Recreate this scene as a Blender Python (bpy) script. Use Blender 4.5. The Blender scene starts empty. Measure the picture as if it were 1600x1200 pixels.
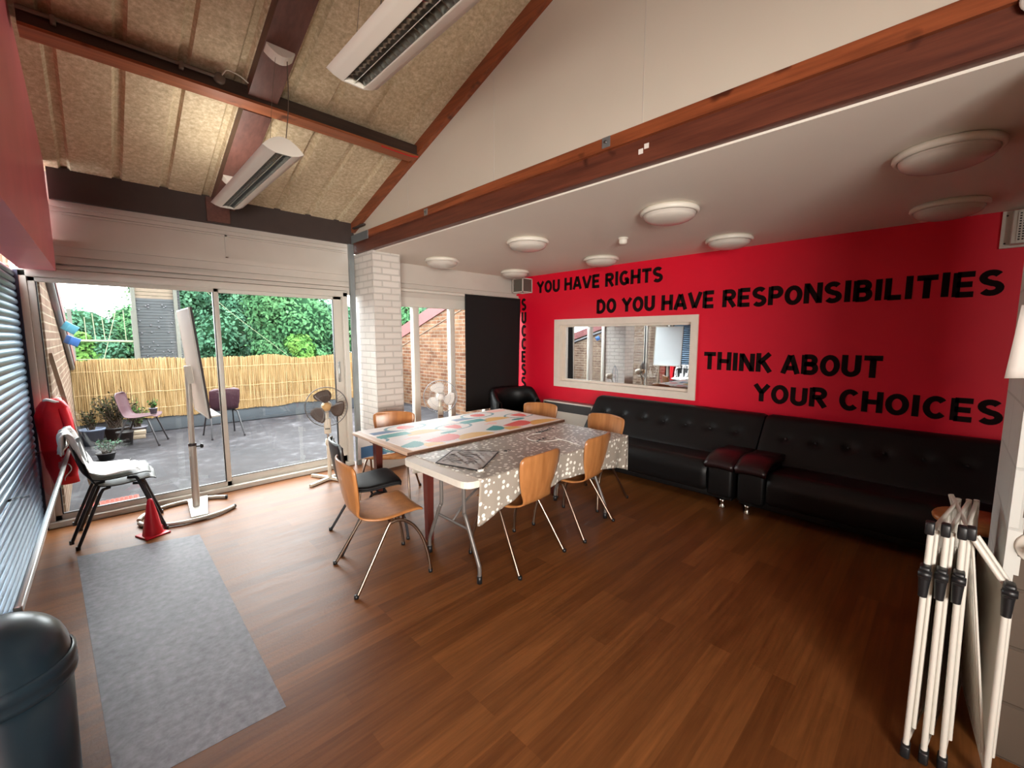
import bpy, math, random
from mathutils import Vector, Matrix
R = math.radians
random.seed(7)
C = bpy.context.scene.collection
scene = bpy.context.scene

# ------------------------------------------------------------------ camera
cam_data = bpy.data.cameras.new('camera')
cam_data.sensor_width = 36.0
cam_data.lens = 36.0 * 669.0 / 1600.0
cam_data.clip_start = 0.02
cam_data.clip_end = 300
cam = bpy.data.objects.new('camera', cam_data)
C.objects.link(cam)
cam.location = (0, 0, 1.6)
cam.rotation_euler = (R(90 - 6.31), 0, R(-44.3))
scene.camera = cam

# ------------------------------------------------------------------ world: bright overcast sky
world = bpy.data.worlds.new('overcast_sky')
scene.world = world
world.use_nodes = True
wn = world.node_tree.nodes
wl = world.node_tree.links
for n in list(wn):
    wn.remove(n)
w_out = wn.new('ShaderNodeOutputWorld')
w_bg = wn.new('ShaderNodeBackground')
w_tc = wn.new('ShaderNodeTexCoord')
w_sep = wn.new('ShaderNodeSeparateXYZ')
w_ramp = wn.new('ShaderNodeValToRGB')
w_ramp.color_ramp.elements[0].position = 0.0
w_ramp.color_ramp.elements[0].color = (0.62, 0.66, 0.70, 1)
w_ramp.color_ramp.elements[1].position = 0.8
w_ramp.color_ramp.elements[1].color = (1.0, 1.0, 1.0, 1)
wl.new(w_tc.outputs['Generated'], w_sep.inputs[0])
wl.new(w_sep.outputs['Z'], w_ramp.inputs[0])
wl.new(w_ramp.outputs[0], w_bg.inputs['Color'])
w_bg.inputs['Strength'].default_value = 10.0
wl.new(w_bg.outputs[0], w_out.inputs[0])

scene.view_settings.view_transform = 'Standard'
scene.view_settings.look = 'None'
scene.view_settings.gamma = 1.0
scene.view_settings.use_curve_mapping = False
scene.view_settings.exposure = 1.02
try:
    scene.cycles.max_bounces = 10
    scene.cycles.diffuse_bounces = 6
    scene.cycles.transparent_max_bounces = 16
    scene.cycles.sample_clamp_indirect = 8
except Exception:
    pass


# soft fill light added behind the camera, aimed through a made-up wall opening
fill_area = bpy.data.lights.new('added_fill_light', 'AREA')
fill_area.shape = 'RECTANGLE'
fill_area.size = 1.2
fill_area.size_y = 1.8
fill_area.energy = 80
fill_area.spread = R(98)
fill_area.color = (1.0, 0.95, 0.88)
fill_area_o = bpy.data.objects.new('added_fill_light', fill_area)
C.objects.link(fill_area_o)
fill_area_o.location = (-1.45, -2.1, 1.45)
fill_area_o.rotation_euler = (0, R(-90), R(58))


# ------------------------------------------------------------------ materials
def srgb(r, g, b):
    def f(c):
        c /= 255.0
        return c / 12.92 if c <= 0.04045 else ((c + 0.055) / 1.055) ** 2.4
    return (f(r), f(g), f(b), 1.0)


class Mt:
    """a small node-tree builder round one principled shader"""
    def __init__(s, name, col=(0.5, 0.5, 0.5, 1), rough=0.5, metal=0.0, spec=0.5):
        s.m = bpy.data.materials.new(name)
        s.m.use_nodes = True
        s.t = s.m.node_tree
        s.n = s.t.nodes
        s.l = s.t.links
        s.b = s.n['Principled BSDF']
        s.b.inputs['Base Color'].default_value = col
        s.b.inputs['Roughness'].default_value = rough
        s.b.inputs['Metallic'].default_value = metal
        s.b.inputs['Specular IOR Level'].default_value = spec

    def coord(s, which='Object', scale=(1, 1, 1), rot=(0, 0, 0)):
        tc = s.n.new('ShaderNodeTexCoord')
        mp = s.n.new('ShaderNodeMapping')
        mp.inputs['Scale'].default_value = scale
        mp.inputs['Rotation'].default_value = rot
        s.l.new(tc.outputs[which], mp.inputs[0])
        return mp.outputs[0]

    def noise(s, vec, scale=5, detail=3, rough=0.5):
        n = s.n.new('ShaderNodeTexNoise')
        n.inputs['Scale'].default_value = scale
        n.inputs['Detail'].default_value = detail
        n.inputs['Roughness'].default_value = rough
        s.l.new(vec, n.inputs['Vector'])
        return n.outputs['Fac']

    def ramp(s, fac, stops):
        r = s.n.new('ShaderNodeValToRGB')
        e = r.color_ramp.elements
        e[0].position, e[0].color = stops[0]
        e[1].position, e[1].color = stops[-1]
        for p, c in stops[1:-1]:
            k = e.new(p)
            k.color = c
        s.l.new(fac, r.inputs[0])
        return r.outputs[0]

    def mix(s, a, b, fac, mode='MIX'):
        m = s.n.new('ShaderNodeMix')
        m.data_type = 'RGBA'
        m.blend_type = mode
        for sock, v in ((m.inputs[6], a), (m.inputs[7], b), (m.inputs[0], fac)):
            if hasattr(v, 'is_output'):
                s.l.new(v, sock)
            else:
                sock.default_value = v
        return m.outputs[2]

    def bump(s, h, strength=0.3, dist=0.01):
        b = s.n.new('ShaderNodeBump')
        b.inputs['Strength'].default_value = strength
        b.inputs['Distance'].default_value = dist
        s.l.new(h, b.inputs['Height'])
        s.l.new(b.outputs[0], s.b.inputs['Normal'])

    def color(s, c):
        s.l.new(c, s.b.inputs['Base Color'])

    def brick(s, vec, c1, c2, mortar, w=0.225, h=0.075, m=0.008):
        k = s.n.new('ShaderNodeTexBrick')
        k.inputs['Color1'].default_value = c1
        k.inputs['Color2'].default_value = c2
        k.inputs['Mortar'].default_value = mortar
        k.inputs['Scale'].default_value = 1.0
        k.inputs['Mortar Size'].default_value = m
        k.inputs['Mortar Smooth'].default_value = 0.3
        k.inputs['Bias'].default_value = 0.0
        k.inputs['Brick Width'].default_value = w
        k.inputs['Row Height'].default_value = h
        s.l.new(vec, k.inputs['Vector'])
        return k


def plain(name, rgb, rough=0.5, metal=0.0, spec=0.5, var=0.0, scale=12, bump=0.0):
    q = Mt(name, srgb(*rgb), rough, metal, spec)
    if var or bump:
        v = q.coord()
        f = q.noise(v, scale, 4)
        if var:
            lo = tuple(c * (1 - var) for c in srgb(*rgb)[:3]) + (1,)
            hi = tuple(min(1, c * (1 + var)) for c in srgb(*rgb)[:3]) + (1,)
            q.color(q.ramp(f, [(0.3, lo), (0.7, hi)]))
        if bump:
            q.bump(f, bump, 0.01)
    return q.m


def wood(name, dark, light, axis='x', rough=0.45, fine=1.0, knots=True):
    q = Mt(name, srgb(*light), rough)
    sc = {'x': (1.2, 22, 22), 'y': (22, 1.2, 22), 'z': (22, 22, 1.2)}[axis]
    v = q.coord('Object', tuple(a * fine for a in sc))
    f = q.noise(v, 1.6, 6, 0.6)
    c = q.ramp(f, [(0.28, srgb(*dark)), (0.72, srgb(*light))])
    if knots:
        v2 = q.coord('Object', (3, 3, 3))
        g = q.noise(v2, 2.2, 2)
        k = q.ramp(g, [(0.66, (1, 1, 1, 1)), (0.76, (0.35, 0.3, 0.28, 1))])
        c = q.mix(c, k, 1.0, 'MULTIPLY')
    q.color(c)
    q.bump(f, 0.08, 0.005)
    return q.m


def floor_mat():
    q = Mt('wood_vinyl_floor', rough=0.5, spec=0.2)
    v = q.coord('Object')
    k = q.brick(v, (0, 0, 0, 1), (1, 1, 1, 1), (0.32, 0.32, 0.32, 1), 1.1, 0.095, 0.0006)
    k.offset = 0.37
    k.offset_frequency = 3
    gv = q.coord('Object', (1.3, 26, 1))
    g = q.noise(gv, 1.8, 7, 0.62)
    gv2 = q.coord('Object', (0.9, 7, 1))
    g2 = q.noise(gv2, 2.6, 3, 0.5)
    base = q.mix(srgb(104, 62, 30), srgb(130, 82, 43), k.outputs['Color'])
    gr = q.ramp(g, [(0.25, (0.55, 0.52, 0.5, 1)), (0.75, (1.18, 1.16, 1.12, 1))])
    gr2 = q.ramp(g2, [(0.3, (0.8, 0.77, 0.74, 1)), (0.7, (1.1, 1.1, 1.1, 1))])
    c = q.mix(base, gr, 0.85, 'MULTIPLY')
    c = q.mix(c, gr2, 0.8, 'MULTIPLY')
    q.color(c)
    bv = q.coord('Object', (1, 1, 1))
    b = q.noise(bv, 60, 4, 0.6)
    rr = q.ramp(g, [(0.2, (0.34, 0.34, 0.34, 1)), (0.8, (0.52, 0.52, 0.52, 1))])
    q.l.new(rr, q.b.inputs['Roughness'])
    q.bump(b, 0.12, 0.006)
    return q.m


def lino_mat():
    q = Mt('grey_vinyl_patch', rough=0.5, spec=0.16)
    v = q.coord('Object')
    f = q.noise(v, 26, 5, 0.6)
    f2 = q.noise(v, 3, 3)
    c = q.ramp(f, [(0.3, srgb(96, 94, 100)), (0.7, srgb(132, 130, 136))])
    c2 = q.ramp(f2, [(0.3, (0.85, 0.85, 0.85, 1)), (0.7, (1.1, 1.08, 1.06, 1))])
    q.color(q.mix(c, c2, 1.0, 'MULTIPLY'))
    q.bump(f, 0.15, 0.006)
    return q.m


def painted_brick(name, rgb, w=0.225, h=0.075, m=0.009, strength=0.6, rough=0.6):
    q = Mt(name, srgb(*rgb), rough)
    v = q.coord('UV')
    nz = q.noise(v, 9, 4)
    lo = tuple(c * 0.9 for c in srgb(*rgb)[:3]) + (1,)
    mo = tuple(c * 0.78 for c in srgb(*rgb)[:3]) + (1,)
    k = q.brick(v, srgb(*rgb), lo, mo, w, h, m)
    q.color(k.outputs['Color'])
    hgt = q.mix(q.ramp(k.outputs['Fac'], [(0, (1, 1, 1, 1)), (1, (0, 0, 0, 1))]), q.ramp(nz, [(0.3, (0.6, 0.6, 0.6, 1)), (0.7, (1, 1, 1, 1))]), 0.35, 'MULTIPLY')
    q.bump(hgt, strength, 0.012)
    return q.m


def real_brick(name, c1, c2, mortar):
    q = Mt(name, srgb(*c1), 0.9, spec=0.05)
    v = q.coord('UV')
    k = q.brick(v, srgb(*c1), srgb(*c2), srgb(*mortar), 0.225, 0.075, 0.01)
    f = q.noise(v, 4.5, 3)
    t = q.ramp(f, [(0.3, (0.72, 0.66, 0.62, 1)), (0.7, (1.2, 1.15, 1.1, 1))])
    q.color(q.mix(k.outputs['Color'], t, 1.0, 'MULTIPLY'))
    q.bump(q.ramp(k.outputs['Fac'], [(0, (1, 1, 1, 1)), (1, (0, 0, 0, 1))]), 0.5, 0.01)
    return q.m


def glass_mat(name, tint=(0.95, 0.97, 0.96, 1), ior=1.45, rough=0.0):
    m = bpy.data.materials.new(name)
    m.use_nodes = True
    n, l = m.node_tree.nodes, m.node_tree.links
    for k in list(n):
        n.remove(k)
    o = n.new('ShaderNodeOutputMaterial')
    mx = n.new('ShaderNodeMixShader')
    tr = n.new('ShaderNodeBsdfTransparent')
    gl = n.new('ShaderNodeBsdfGlossy')
    fr = n.new('ShaderNodeFresnel')
    tr.inputs[0].default_value = tint
    gl.inputs['Roughness'].default_value = rough
    ge = n.new('ShaderNodeNewGeometry')      # the same reflectance at both faces of the thin pane
    mr = n.new('ShaderNodeMapRange')
    mr.inputs['To Min'].default_value = ior
    mr.inputs['To Max'].default_value = 1.0 / ior
    l.new(ge.outputs['Backfacing'], mr.inputs['Value'])
    l.new(mr.outputs[0], fr.inputs[0])
    l.new(fr.outputs[0], mx.inputs[0])
    l.new(tr.outputs[0], mx.inputs[1])
    l.new(gl.outputs[0], mx.inputs[2])
    l.new(mx.outputs[0], o.inputs[0])
    return m


def mirror_glass(name):
    m = bpy.data.materials.new(name)
    m.use_nodes = True
    n, l = m.node_tree.nodes, m.node_tree.links
    for k in list(n):
        n.remove(k)
    o = n.new('ShaderNodeOutputMaterial')
    mx = n.new('ShaderNodeMixShader')
    tr = n.new('ShaderNodeBsdfTransparent')
    gl = n.new('ShaderNodeBsdfGlossy')
    tr.inputs[0].default_value = (0.35, 0.37, 0.38, 1)
    gl.inputs['Color'].default_value = (0.93, 0.96, 1.0, 1)
    gl.inputs['Roughness'].default_value = 0.004
    mx.inputs[0].default_value = 0.62
    l.new(tr.outputs[0], mx.inputs[1])
    l.new(gl.outputs[0], mx.inputs[2])
    l.new(mx.outputs[0], o.inputs[0])
    return m


def roof_panel_mat():
    q = Mt('wood_wool_roof_panel', rough=0.9, spec=0.1)
    v = q.coord('Object')
    f = q.noise(v, 34, 6, 0.7)
    f2 = q.noise(v, 2.2, 3)
    c = q.ramp(f, [(0.3, srgb(176, 158, 128)), (0.52, srgb(206, 189, 158)), (0.75, srgb(236, 224, 200))])
    c2 = q.ramp(f2, [(0.3, (0.88, 0.86, 0.84, 1)), (0.7, (1.06, 1.06, 1.06, 1))])
    q.color(q.mix(c, c2, 1.0, 'MULTIPLY'))
    q.bump(f, 0.4, 0.01)
    return q.m


def polka_mat():
    q = Mt('polka_dot_oilcloth', rough=0.42)
    v = q.coord('UV')
    vo = q.n.new('ShaderNodeTexVoronoi')
    vo.inputs['Scale'].default_value = 27
    vo.inputs['Randomness'].default_value = 0.62
    q.l.new(v, vo.inputs['Vector'])
    n = q.noise(v, 60, 2)
    c = q.ramp(vo.outputs['Distance'], [(0.33, srgb(240, 236, 226)), (0.39, srgb(160, 150, 138))])
    q.color(c)
    return q.m


def terrace_mat():
    q = Mt('terrace_roofing_felt', rough=0.75, spec=0.15)
    v = q.coord('Object')
    f = q.noise(v, 1.1, 6, 0.62)
    f2 = q.noise(v, 6, 4, 0.6)
    a = q.ramp(f, [(0.35, srgb(36, 36, 39)), (0.55, srgb(44, 43, 46)), (0.68, srgb(66, 66, 69))])
    b = q.ramp(f2, [(0.48, (0.9, 0.9, 0.92, 1)), (0.6, (1.3, 1.3, 1.32, 1)), (0.7, (2.4, 2.4, 2.4, 1))])
    q.color(q.mix(a, b, 1.0, 'MULTIPLY'))
    return q.m


def reed_mat():
    q = Mt('dry_reed', rough=0.9, spec=0.04)
    v = q.coord('Object', (70, 3, 1.4))
    f = q.noise(v, 1.0, 3, 0.6)
    q.color(q.ramp(f, [(0.3, srgb(84, 62, 38)), (0.48, srgb(138, 112, 76)), (0.7, srgb(176, 154, 116))]))
    return q.m


def leaf_mat(name, a, b, c):
    q = Mt(name, rough=0.8, spec=0.05)
    v = q.coord('Object')
    f = q.noise(v, 0.9, 4, 0.7)
    f2 = q.noise(v, 9, 2, 0.5)
    m = q.mix(q.ramp(f, [(0.3, srgb(*a)), (0.5, srgb(*b)), (0.72, srgb(*c))]), q.ramp(f2, [(0.3, (0.7, 0.7, 0.7, 1)), (0.7, (1.25, 1.25, 1.25, 1))]), 1.0, 'MULTIPLY')
    q.color(m)
    return q.m


def mesh_grille(name, rgb):
    q = Mt(name, srgb(*rgb), 0.5, 0.3)
    return q.m


M = {
    'floor': floor_mat(), 'lino': lino_mat(),
    'white_wall': plain('off_white_wall_paint', (216, 206, 190), 0.7, var=0.03, scale=2),
    'ceil_white': plain('white_ceiling_paint', (226, 218, 206), 0.7, var=0.02, scale=1.5),
    'gable_white': plain('white_board_paint', (206, 196, 180), 0.65, var=0.03, scale=1.2),
    'red_wall': plain('red_wall_paint', (222, 4, 44), 0.5, var=0.05, scale=1.3, spec=0.4),
    'red_bulk': plain('lightened_red_paint', (244, 142, 152), 0.4, var=0.05, scale=3),  # red lightened in colour to stand in for light from outdoors
    'frame_white': plain('white_window_frame', (205, 200, 190), 0.4, var=0.02),
    'cream_frame': plain('cream_timber_frame', (226, 214, 200), 0.4, var=0.03),
    'boxing': plain('white_painted_boarding', (196, 188, 178), 0.55, var=0.04, scale=3),
    'pillar': painted_brick('white_painted_brick', (214, 208, 200), strength=0.7),
    'column_white': painted_brick('white_painted_block_edge', (206, 206, 200), 0.45, 0.225, 0.006, 0.4),
    'column_block': painted_brick('brown_painted_blockwork', (84, 70, 58), 0.45, 0.225, 0.007, 0.6),
    'roof': roof_panel_mat(),
    'beam_y': wood('orange_stained_timber_along_room', (104, 50, 26), (158, 84, 48), 'y'),
    'beam_y_dark': wood('brown_stained_timber_along_room', (74, 36, 26), (112, 60, 42), 'y'),
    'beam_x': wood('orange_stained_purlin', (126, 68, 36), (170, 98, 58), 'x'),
    'purlin_shade': wood('shade_darkened_purlin_face', (44, 33, 28), (66, 50, 42), 'x', knots=False),  # shade on the side facing away from the window, put into the colour
    'rafter': wood('brown_painted_rafter', (88, 54, 46), (112, 72, 62), 'y', knots=False),
    'eave': plain('dark_brown_eave_paint', (62, 50, 46), 0.6, var=0.06),
    'glass': glass_mat('clear_window_glass'),
    'acrylic': glass_mat('clear_acrylic', (0.86, 0.87, 0.9, 1), 1.5, 0.05),
    'mirror_glass': mirror_glass('dark_reflecting_glass'),
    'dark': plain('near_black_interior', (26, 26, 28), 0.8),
    'black_leather': plain('black_leatherette', (15, 15, 16), 0.44, spec=0.32, var=0.1, scale=40, bump=0.06),
    'dark_leather': plain('dark_maroon_leatherette', (34, 16, 18), 0.36, var=0.1, scale=40, bump=0.05),
    'chrome': plain('chrome', (210, 205, 198), 0.16, 1.0),
    'nickel': plain('brushed_nickel_tube', (158, 138, 122), 0.32, 1.0),
    'steel_grey': plain('galvanised_steel', (150, 158, 160), 0.42, 0.7, var=0.06, scale=8),
    'grey_tube': plain('grey_painted_tube', (108, 102, 98), 0.4, 0.3),
    'alu': plain('satin_aluminium', (190, 192, 190), 0.3, 0.9),
    'ply': wood('beech_plywood', (146, 92, 50), (182, 124, 74), 'z', 0.30, 0.6, False),
    'ply_edge': plain('plywood_edge', (196, 150, 104), 0.5),
    'black_plastic': plain('black_plastic', (24, 24, 26), 0.4, var=0.05),
    'black_poly': plain('black_polypropylene', (30, 30, 32), 0.42, var=0.08, scale=30),
    'purple_poly': plain('faded_purple_polypropylene', (54, 26, 37), 0.5, var=0.06, scale=20),
    'dark_tube': plain('dark_painted_tube', (46, 46, 50), 0.4, 0.3),
    'table_white': plain('speckled_cream_plastic', (214, 206, 194), 0.5, var=0.03, scale=60),
    'table_brown': wood('dark_brown_table_leg', (70, 28, 24), (100, 46, 38), 'z', 0.4, 1, False),
    'table_edge': plain('brown_table_edge', (86, 58, 42), 0.5),
    'polka': polka_mat(),
    'g_white': plain('cloth_white', (222, 212, 206), 0.45),
    'g_coral': plain('cloth_coral', (222, 92, 84), 0.45),
    'g_teal': plain('cloth_teal', (52, 142, 140), 0.45),
    'g_mustard': plain('cloth_mustard', (222, 172, 92), 0.45),
    'g_blue': plain('cloth_slate_blue', (78, 112, 148), 0.45),
    'g_slate': plain('cloth_grey_teal', (98, 142, 150), 0.45), 'g_pink': plain('cloth_pink', (236, 184, 172), 0.45),
    'grey_cloth': plain('grey_fabric', (168, 162, 158), 0.7, var=0.2, scale=18, bump=0.3),
    'white_cloth': plain('white_cotton', (250, 250, 248), 0.8, var=0.02, scale=30),
    'red_cloth': plain('red_nylon', (222, 14, 36), 0.5, var=0.12, scale=10, bump=0.2),
    'red_plastic': plain('red_plastic_cone', (206, 22, 44), 0.38, var=0.04),
    'blind': plain('black_blackout_fabric', (7, 7, 8), 0.85, var=0.1, scale=3),
    'letter': plain('black_letter_card', (34, 22, 22), 0.9, spec=0.05),
    'opal': plain('opal_diffuser', (206, 198, 188), 0.2),
    'white_plastic': plain('white_plastic', (222, 216, 204), 0.4),
    'lamp_white': plain('white_enamel_luminaire', (226, 220, 208), 0.3),
    'louvre': plain('polished_louvre_metal', (220, 220, 214), 0.24, 1.0),
    'void': plain('dark_cavity', (40, 38, 36), 0.7),
    'cable': plain('grey_flex', (110, 98, 86), 0.6),
    'red_cable': plain('red_flex', (190, 30, 30), 0.5),
    'shutter': plain('blue_grey_steel_slat', (96, 116, 134), 0.34, 0.75, var=0.06, scale=3),
    'navy': plain('navy_guide_rail', (34, 42, 62), 0.4, 0.3),
    'bin': plain('navy_black_bin_plastic', (26, 40, 48), 0.3, var=0.06),
    'heater_white': plain('cream_enamel', (222, 214, 200), 0.4),
    'heater_grey': plain('charcoal_grille', (60, 60, 60), 0.5),
    'mesh_grey': plain('grey_wire_mesh', (122, 116, 106), 0.5, 0.3),
    'tan_plastic': plain('tan_fan_hub', (196, 158, 108), 0.45),
    'fan_brown': plain('smoked_fan_blade', (82, 68, 60), 0.4),
    'fan_body': plain('cream_fan_plastic', (206, 196, 178), 0.45),
    'fan_white': plain('white_fan_blade', (232, 228, 222), 0.4),
    'wire_grey': plain('grey_wire', (88, 84, 82), 0.4, 0.4),
    'wire_light': plain('pale_wire', (150, 156, 164), 0.4, 0.4),
    'board_back': plain('grey_beige_board_back', (214, 200, 186), 0.6),
    'board_face': plain('whiteboard_enamel', (228, 234, 236), 0.25),
    'board_edge': plain('dark_board_edge', (54, 46, 46), 0.5),
    'stand_grey': plain('silver_grey_stand', (186, 180, 170), 0.4, 0.3),
    'base_white': plain('pale_grey_base_plate', (206, 204, 196), 0.4),
    'paper': plain('white_paper', (222, 214, 206), 0.8),
    'paper_red': plain('red_pencil_mark', (196, 96, 84), 0.8),
    'paper_grey': plain('grey_pencil_mark', (150, 138, 128), 0.8),
    'ink': plain('black_ink', (28, 26, 28), 0.6),
    'chalk': plain('white_marker', (236, 232, 224), 0.6),
    'zip': plain('white_toggle', (230, 228, 220), 0.5),
    'terrace': terrace_mat(),
    'parapet': plain('blue_grey_render', (58, 64, 70), 0.75, var=0.12, scale=3),
    'reed': reed_mat(), 'reed_wire': plain('pale_binding_wire', (196, 170, 130), 0.6),
    'brick_l': real_brick('weathered_pale_brick', (88, 70, 60), (106, 90, 78), (122, 112, 100)),
    'brick_r': real_brick('buff_brick', (84, 58, 46), (108, 82, 64), (110, 100, 90)),
    'fascia': plain('pink_weathered_fascia', (102, 50, 50), 0.5, var=0.06, scale=4),
    'coping': plain('brick_coping', (96, 80, 67), 0.85, var=0.1, scale=14),
    'pipe': plain('grey_gutter', (92, 92, 96), 0.4),
    'bluebox': plain('blue_painted_box', (34, 82, 142), 0.5), 'cyanbox': plain('turquoise_painted_box', (66, 130, 152), 0.5),
    'tower': plain('grey_weathered_timber', (38, 40, 42), 0.85, var=0.16, scale=9),
    'tower_top': plain('pale_new_timber', (77, 64, 51), 0.8, var=0.12, scale=9),
    'tower_post': plain('pale_timber_post', (62, 61, 54), 0.8, var=0.1, scale=8),
    'hold': plain('dark_climbing_hold', (48, 48, 52), 0.6), 'rope': plain('pale_rope', (92, 98, 74), 0.8),
    'leaf1': leaf_mat('deep_green_leaves', (34, 60, 40), (52, 86, 56), (74, 108, 70)),
    'leaf2': leaf_mat('blue_green_leaves', (36, 62, 50), (56, 90, 70), (78, 112, 86)),
    'leaf3': leaf_mat('yellow_green_leaves', (38, 64, 32), (58, 92, 42), (90, 112, 52)),
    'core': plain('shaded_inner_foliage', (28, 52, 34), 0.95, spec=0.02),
    'bark': plain('grey_bark', (62, 54, 46), 0.9, var=0.2, scale=10),
    'shrub': leaf_mat('dusty_shrub_leaves', (24, 30, 18), (38, 45, 26), (58, 58, 37)),
    'pot_grey': plain('grey_flower_pot', (96, 96, 106), 0.5), 'pot_blue': plain('blue_grey_flower_pot', (104, 116, 138), 0.4),
    'pot_black': plain('black_flower_pot', (34, 34, 38), 0.5), 'soil': plain('potting_soil', (48, 38, 30), 0.95),
    'post_wood': plain('weathered_batten', (118, 98, 80), 0.8, var=0.12, scale=6),
    'mat_red': plain('red_rubber_mat', (150, 60, 48), 0.8, var=0.25, scale=30),
    'stone': plain('pale_stone_brick', (140, 126, 108), 0.85, var=0.1, scale=12),
}


# ------------------------------------------------------------------ mesh builder
class MB:
    def __init__(s):
        s.v, s.f, s.mi, s.sm = [], [], [], []

    def add(s, vs, fs, mi=0, smooth=False):
        o = len(s.v)
        s.v += [tuple(p) for p in vs]
        for f in fs:
            s.f.append(tuple(i + o for i in f))
            s.mi.append(mi)
            s.sm.append(smooth)
        return s

    def box(s, x0, x1, y0, y1, z0, z1, mi=0):
        vs = [(x0, y0, z0), (x1, y0, z0), (x1, y1, z0), (x0, y1, z0), (x0, y0, z1), (x1, y0, z1), (x1, y1, z1), (x0, y1, z1)]
        return s.add(vs, [(3, 2, 1, 0), (4, 5, 6, 7), (0, 1, 5, 4), (1, 2, 6, 5), (2, 3, 7, 6), (3, 0, 4, 7)], mi)

    def bbox(s, x0, x1, y0, y1, z0, z1, r=0.01, n=3, mi=0, mat=None, smooth=True):
        """box with rounded edges (a superellipsoid-free rounded box)"""
        import bmesh
        bm = bmesh.new()
        bmesh.ops.create_cube(bm, size=1.0)
        for v in bm.verts:
            v.co = Vector(((x0 + x1) / 2 + v.co.x * (x1 - x0), (y0 + y1) / 2 + v.co.y * (y1 - y0), (z0 + z1) / 2 + v.co.z * (z1 - z0)))
        bmesh.ops.bevel(bm, geom=list(bm.edges), offset=r, segments=n, profile=0.5, affect='EDGES')
        if mat is not None:
            bm.transform(mat)
        bm.verts.index_update()
        s.add([v.co[:] for v in bm.verts], [[v.index for v in f.verts] for f in bm.faces], mi, smooth)
        bm.free()
        return s

    def obox(s, mat, sx, sy, sz, mi=0):
        vs = [mat @ Vector((a * sx / 2, b * sy / 2, c * sz / 2)) for c in (-1, 1) for a, b in ((-1, -1), (1, -1), (1, 1), (-1, 1))]
        return s.add(vs, [(3, 2, 1, 0), (4, 5, 6, 7), (0, 1, 5, 4), (1, 2, 6, 5), (2, 3, 7, 6), (3, 0, 4, 7)], mi)

    def bar(s, a, b, w, h, mi=0, up=(0, 0, 1)):
        a, b = Vector(a), Vector(b)
        d = (b - a).normalized()
        u = Vector(up)
        if abs(d.dot(u)) > 0.98:
            u = Vector((1, 0, 0))
        x = d.cross(u).normalized()
        z = x.cross(d).normalized()
        vs = []
        for p in (a, b):
            for i, j in ((-1, -1), (1, -1), (1, 1), (-1, 1)):
                vs.append(p + x * (i * w / 2) + z * (j * h / 2))
        return s.add(vs, [(3, 2, 1, 0), (4, 5, 6, 7), (0, 1, 5, 4), (1, 2, 6, 5), (2, 3, 7, 6), (3, 0, 4, 7)], mi)

    def tube(s, pts, r, n=10, closed=False, mi=0, radii=None):
        P = [Vector(p) for p in pts]
        m = len(P)
        vs, fs = [], []
        prev = None
        for i, p in enumerate(P):
            if closed:
                t = (P[(i + 1) % m] - P[i - 1]).normalized()
            elif i == 0:
                t = (P[1] - P[0]).normalized()
            elif i == m - 1:
                t = (P[-1] - P[-2]).normalized()
            else:
                t = ((P[i + 1] - p).normalized() + (p - P[i - 1]).normalized()).normalized()
            if prev is None:
                a = Vector((0, 0, 1)) if abs(t.z) < 0.9 else Vector((1, 0, 0))
                x = t.cross(a).normalized()
            else:
                x = (prev - t * prev.dot(t)).normalized()
            prev = x
            y = t.cross(x)
            rr = radii[i] if radii else r
            for k in range(n):
                a = 2 * math.pi * k / n
                vs.append(p + (x * math.cos(a) + y * math.sin(a)) * rr)
        rings = m if closed else m - 1
        for i in range(rings):
            j = (i + 1) % m
            for k in range(n):
                l = (k + 1) % n
                fs.append((i * n + k, i * n + l, j * n + l, j * n + k))
        s.add(vs, fs, mi, True)
        if not closed:
            s.add(vs[:n], [tuple(range(n - 1, -1, -1))], mi)
            s.add(vs[-n:], [tuple(range(n))], mi)
        return s

    def lathe(s, prof, n=24, mat=None, mi=0, smooth=True):
        mat = mat or Matrix()
        vs, fs = [], []
        for r, z in prof:
            for k in range(n):
                a = 2 * math.pi * k / n
                vs.append(mat @ Vector((max(r, 1e-4) * math.cos(a), max(r, 1e-4) * math.sin(a), z)))
        for i in range(len(prof) - 1):
            for k in range(n):
                l = (k + 1) % n
                fs.append((i * n + k, i * n + l, (i + 1) * n + l, (i + 1) * n + k))
        return s.add(vs, fs, mi, smooth)

    def prism(s, poly, axis, a0, a1, mi=0, smooth=False):
        """poly: 2-D points; axis 'x' -> (y,z), 'y' -> (x,z), 'z' -> (x,y)"""
        def P(p, a):
            return {'x': (a, p[0], p[1]), 'y': (p[0], a, p[1]), 'z': (p[0], p[1], a)}[axis]
        n = len(poly)
        vs = [P(p, a0) for p in poly] + [P(p, a1) for p in poly]
        fs = [(i, (i + 1) % n, n + (i + 1) % n, n + i) for i in range(n)]
        s.add(vs, fs, mi, smooth)
        s.add(vs[:n], [tuple(range(n - 1, -1, -1))], mi)
        s.add(vs[n:], [tuple(range(n))], mi)
        return s

    def sheet(s, G, t, mi=0, smooth=True, cellmat=None):
        """G: grid of points [i][j]; makes a skin of thickness t"""
        a, b = len(G), len(G[0])
        P = [[Vector(p) for p in row] for row in G]
        N = [[None] * b for _ in range(a)]
        for i in range(a):
            for j in range(b):
                du = P[min(i + 1, a - 1)][j] - P[max(i - 1, 0)][j]
                dv = P[i][min(j + 1, b - 1)] - P[i][max(j - 1, 0)]
                n = du.cross(dv)
                N[i][j] = n.normalized() if n.length > 1e-9 else Vector((0, 0, 1))
        vs = [P[i][j] + N[i][j] * t / 2 for i in range(a) for j in range(b)]
        vs += [P[i][j] - N[i][j] * t / 2 for i in range(a) for j in range(b)]
        K = a * b
        o = len(s.v)
        s.v += [tuple(v) for v in vs]

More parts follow.
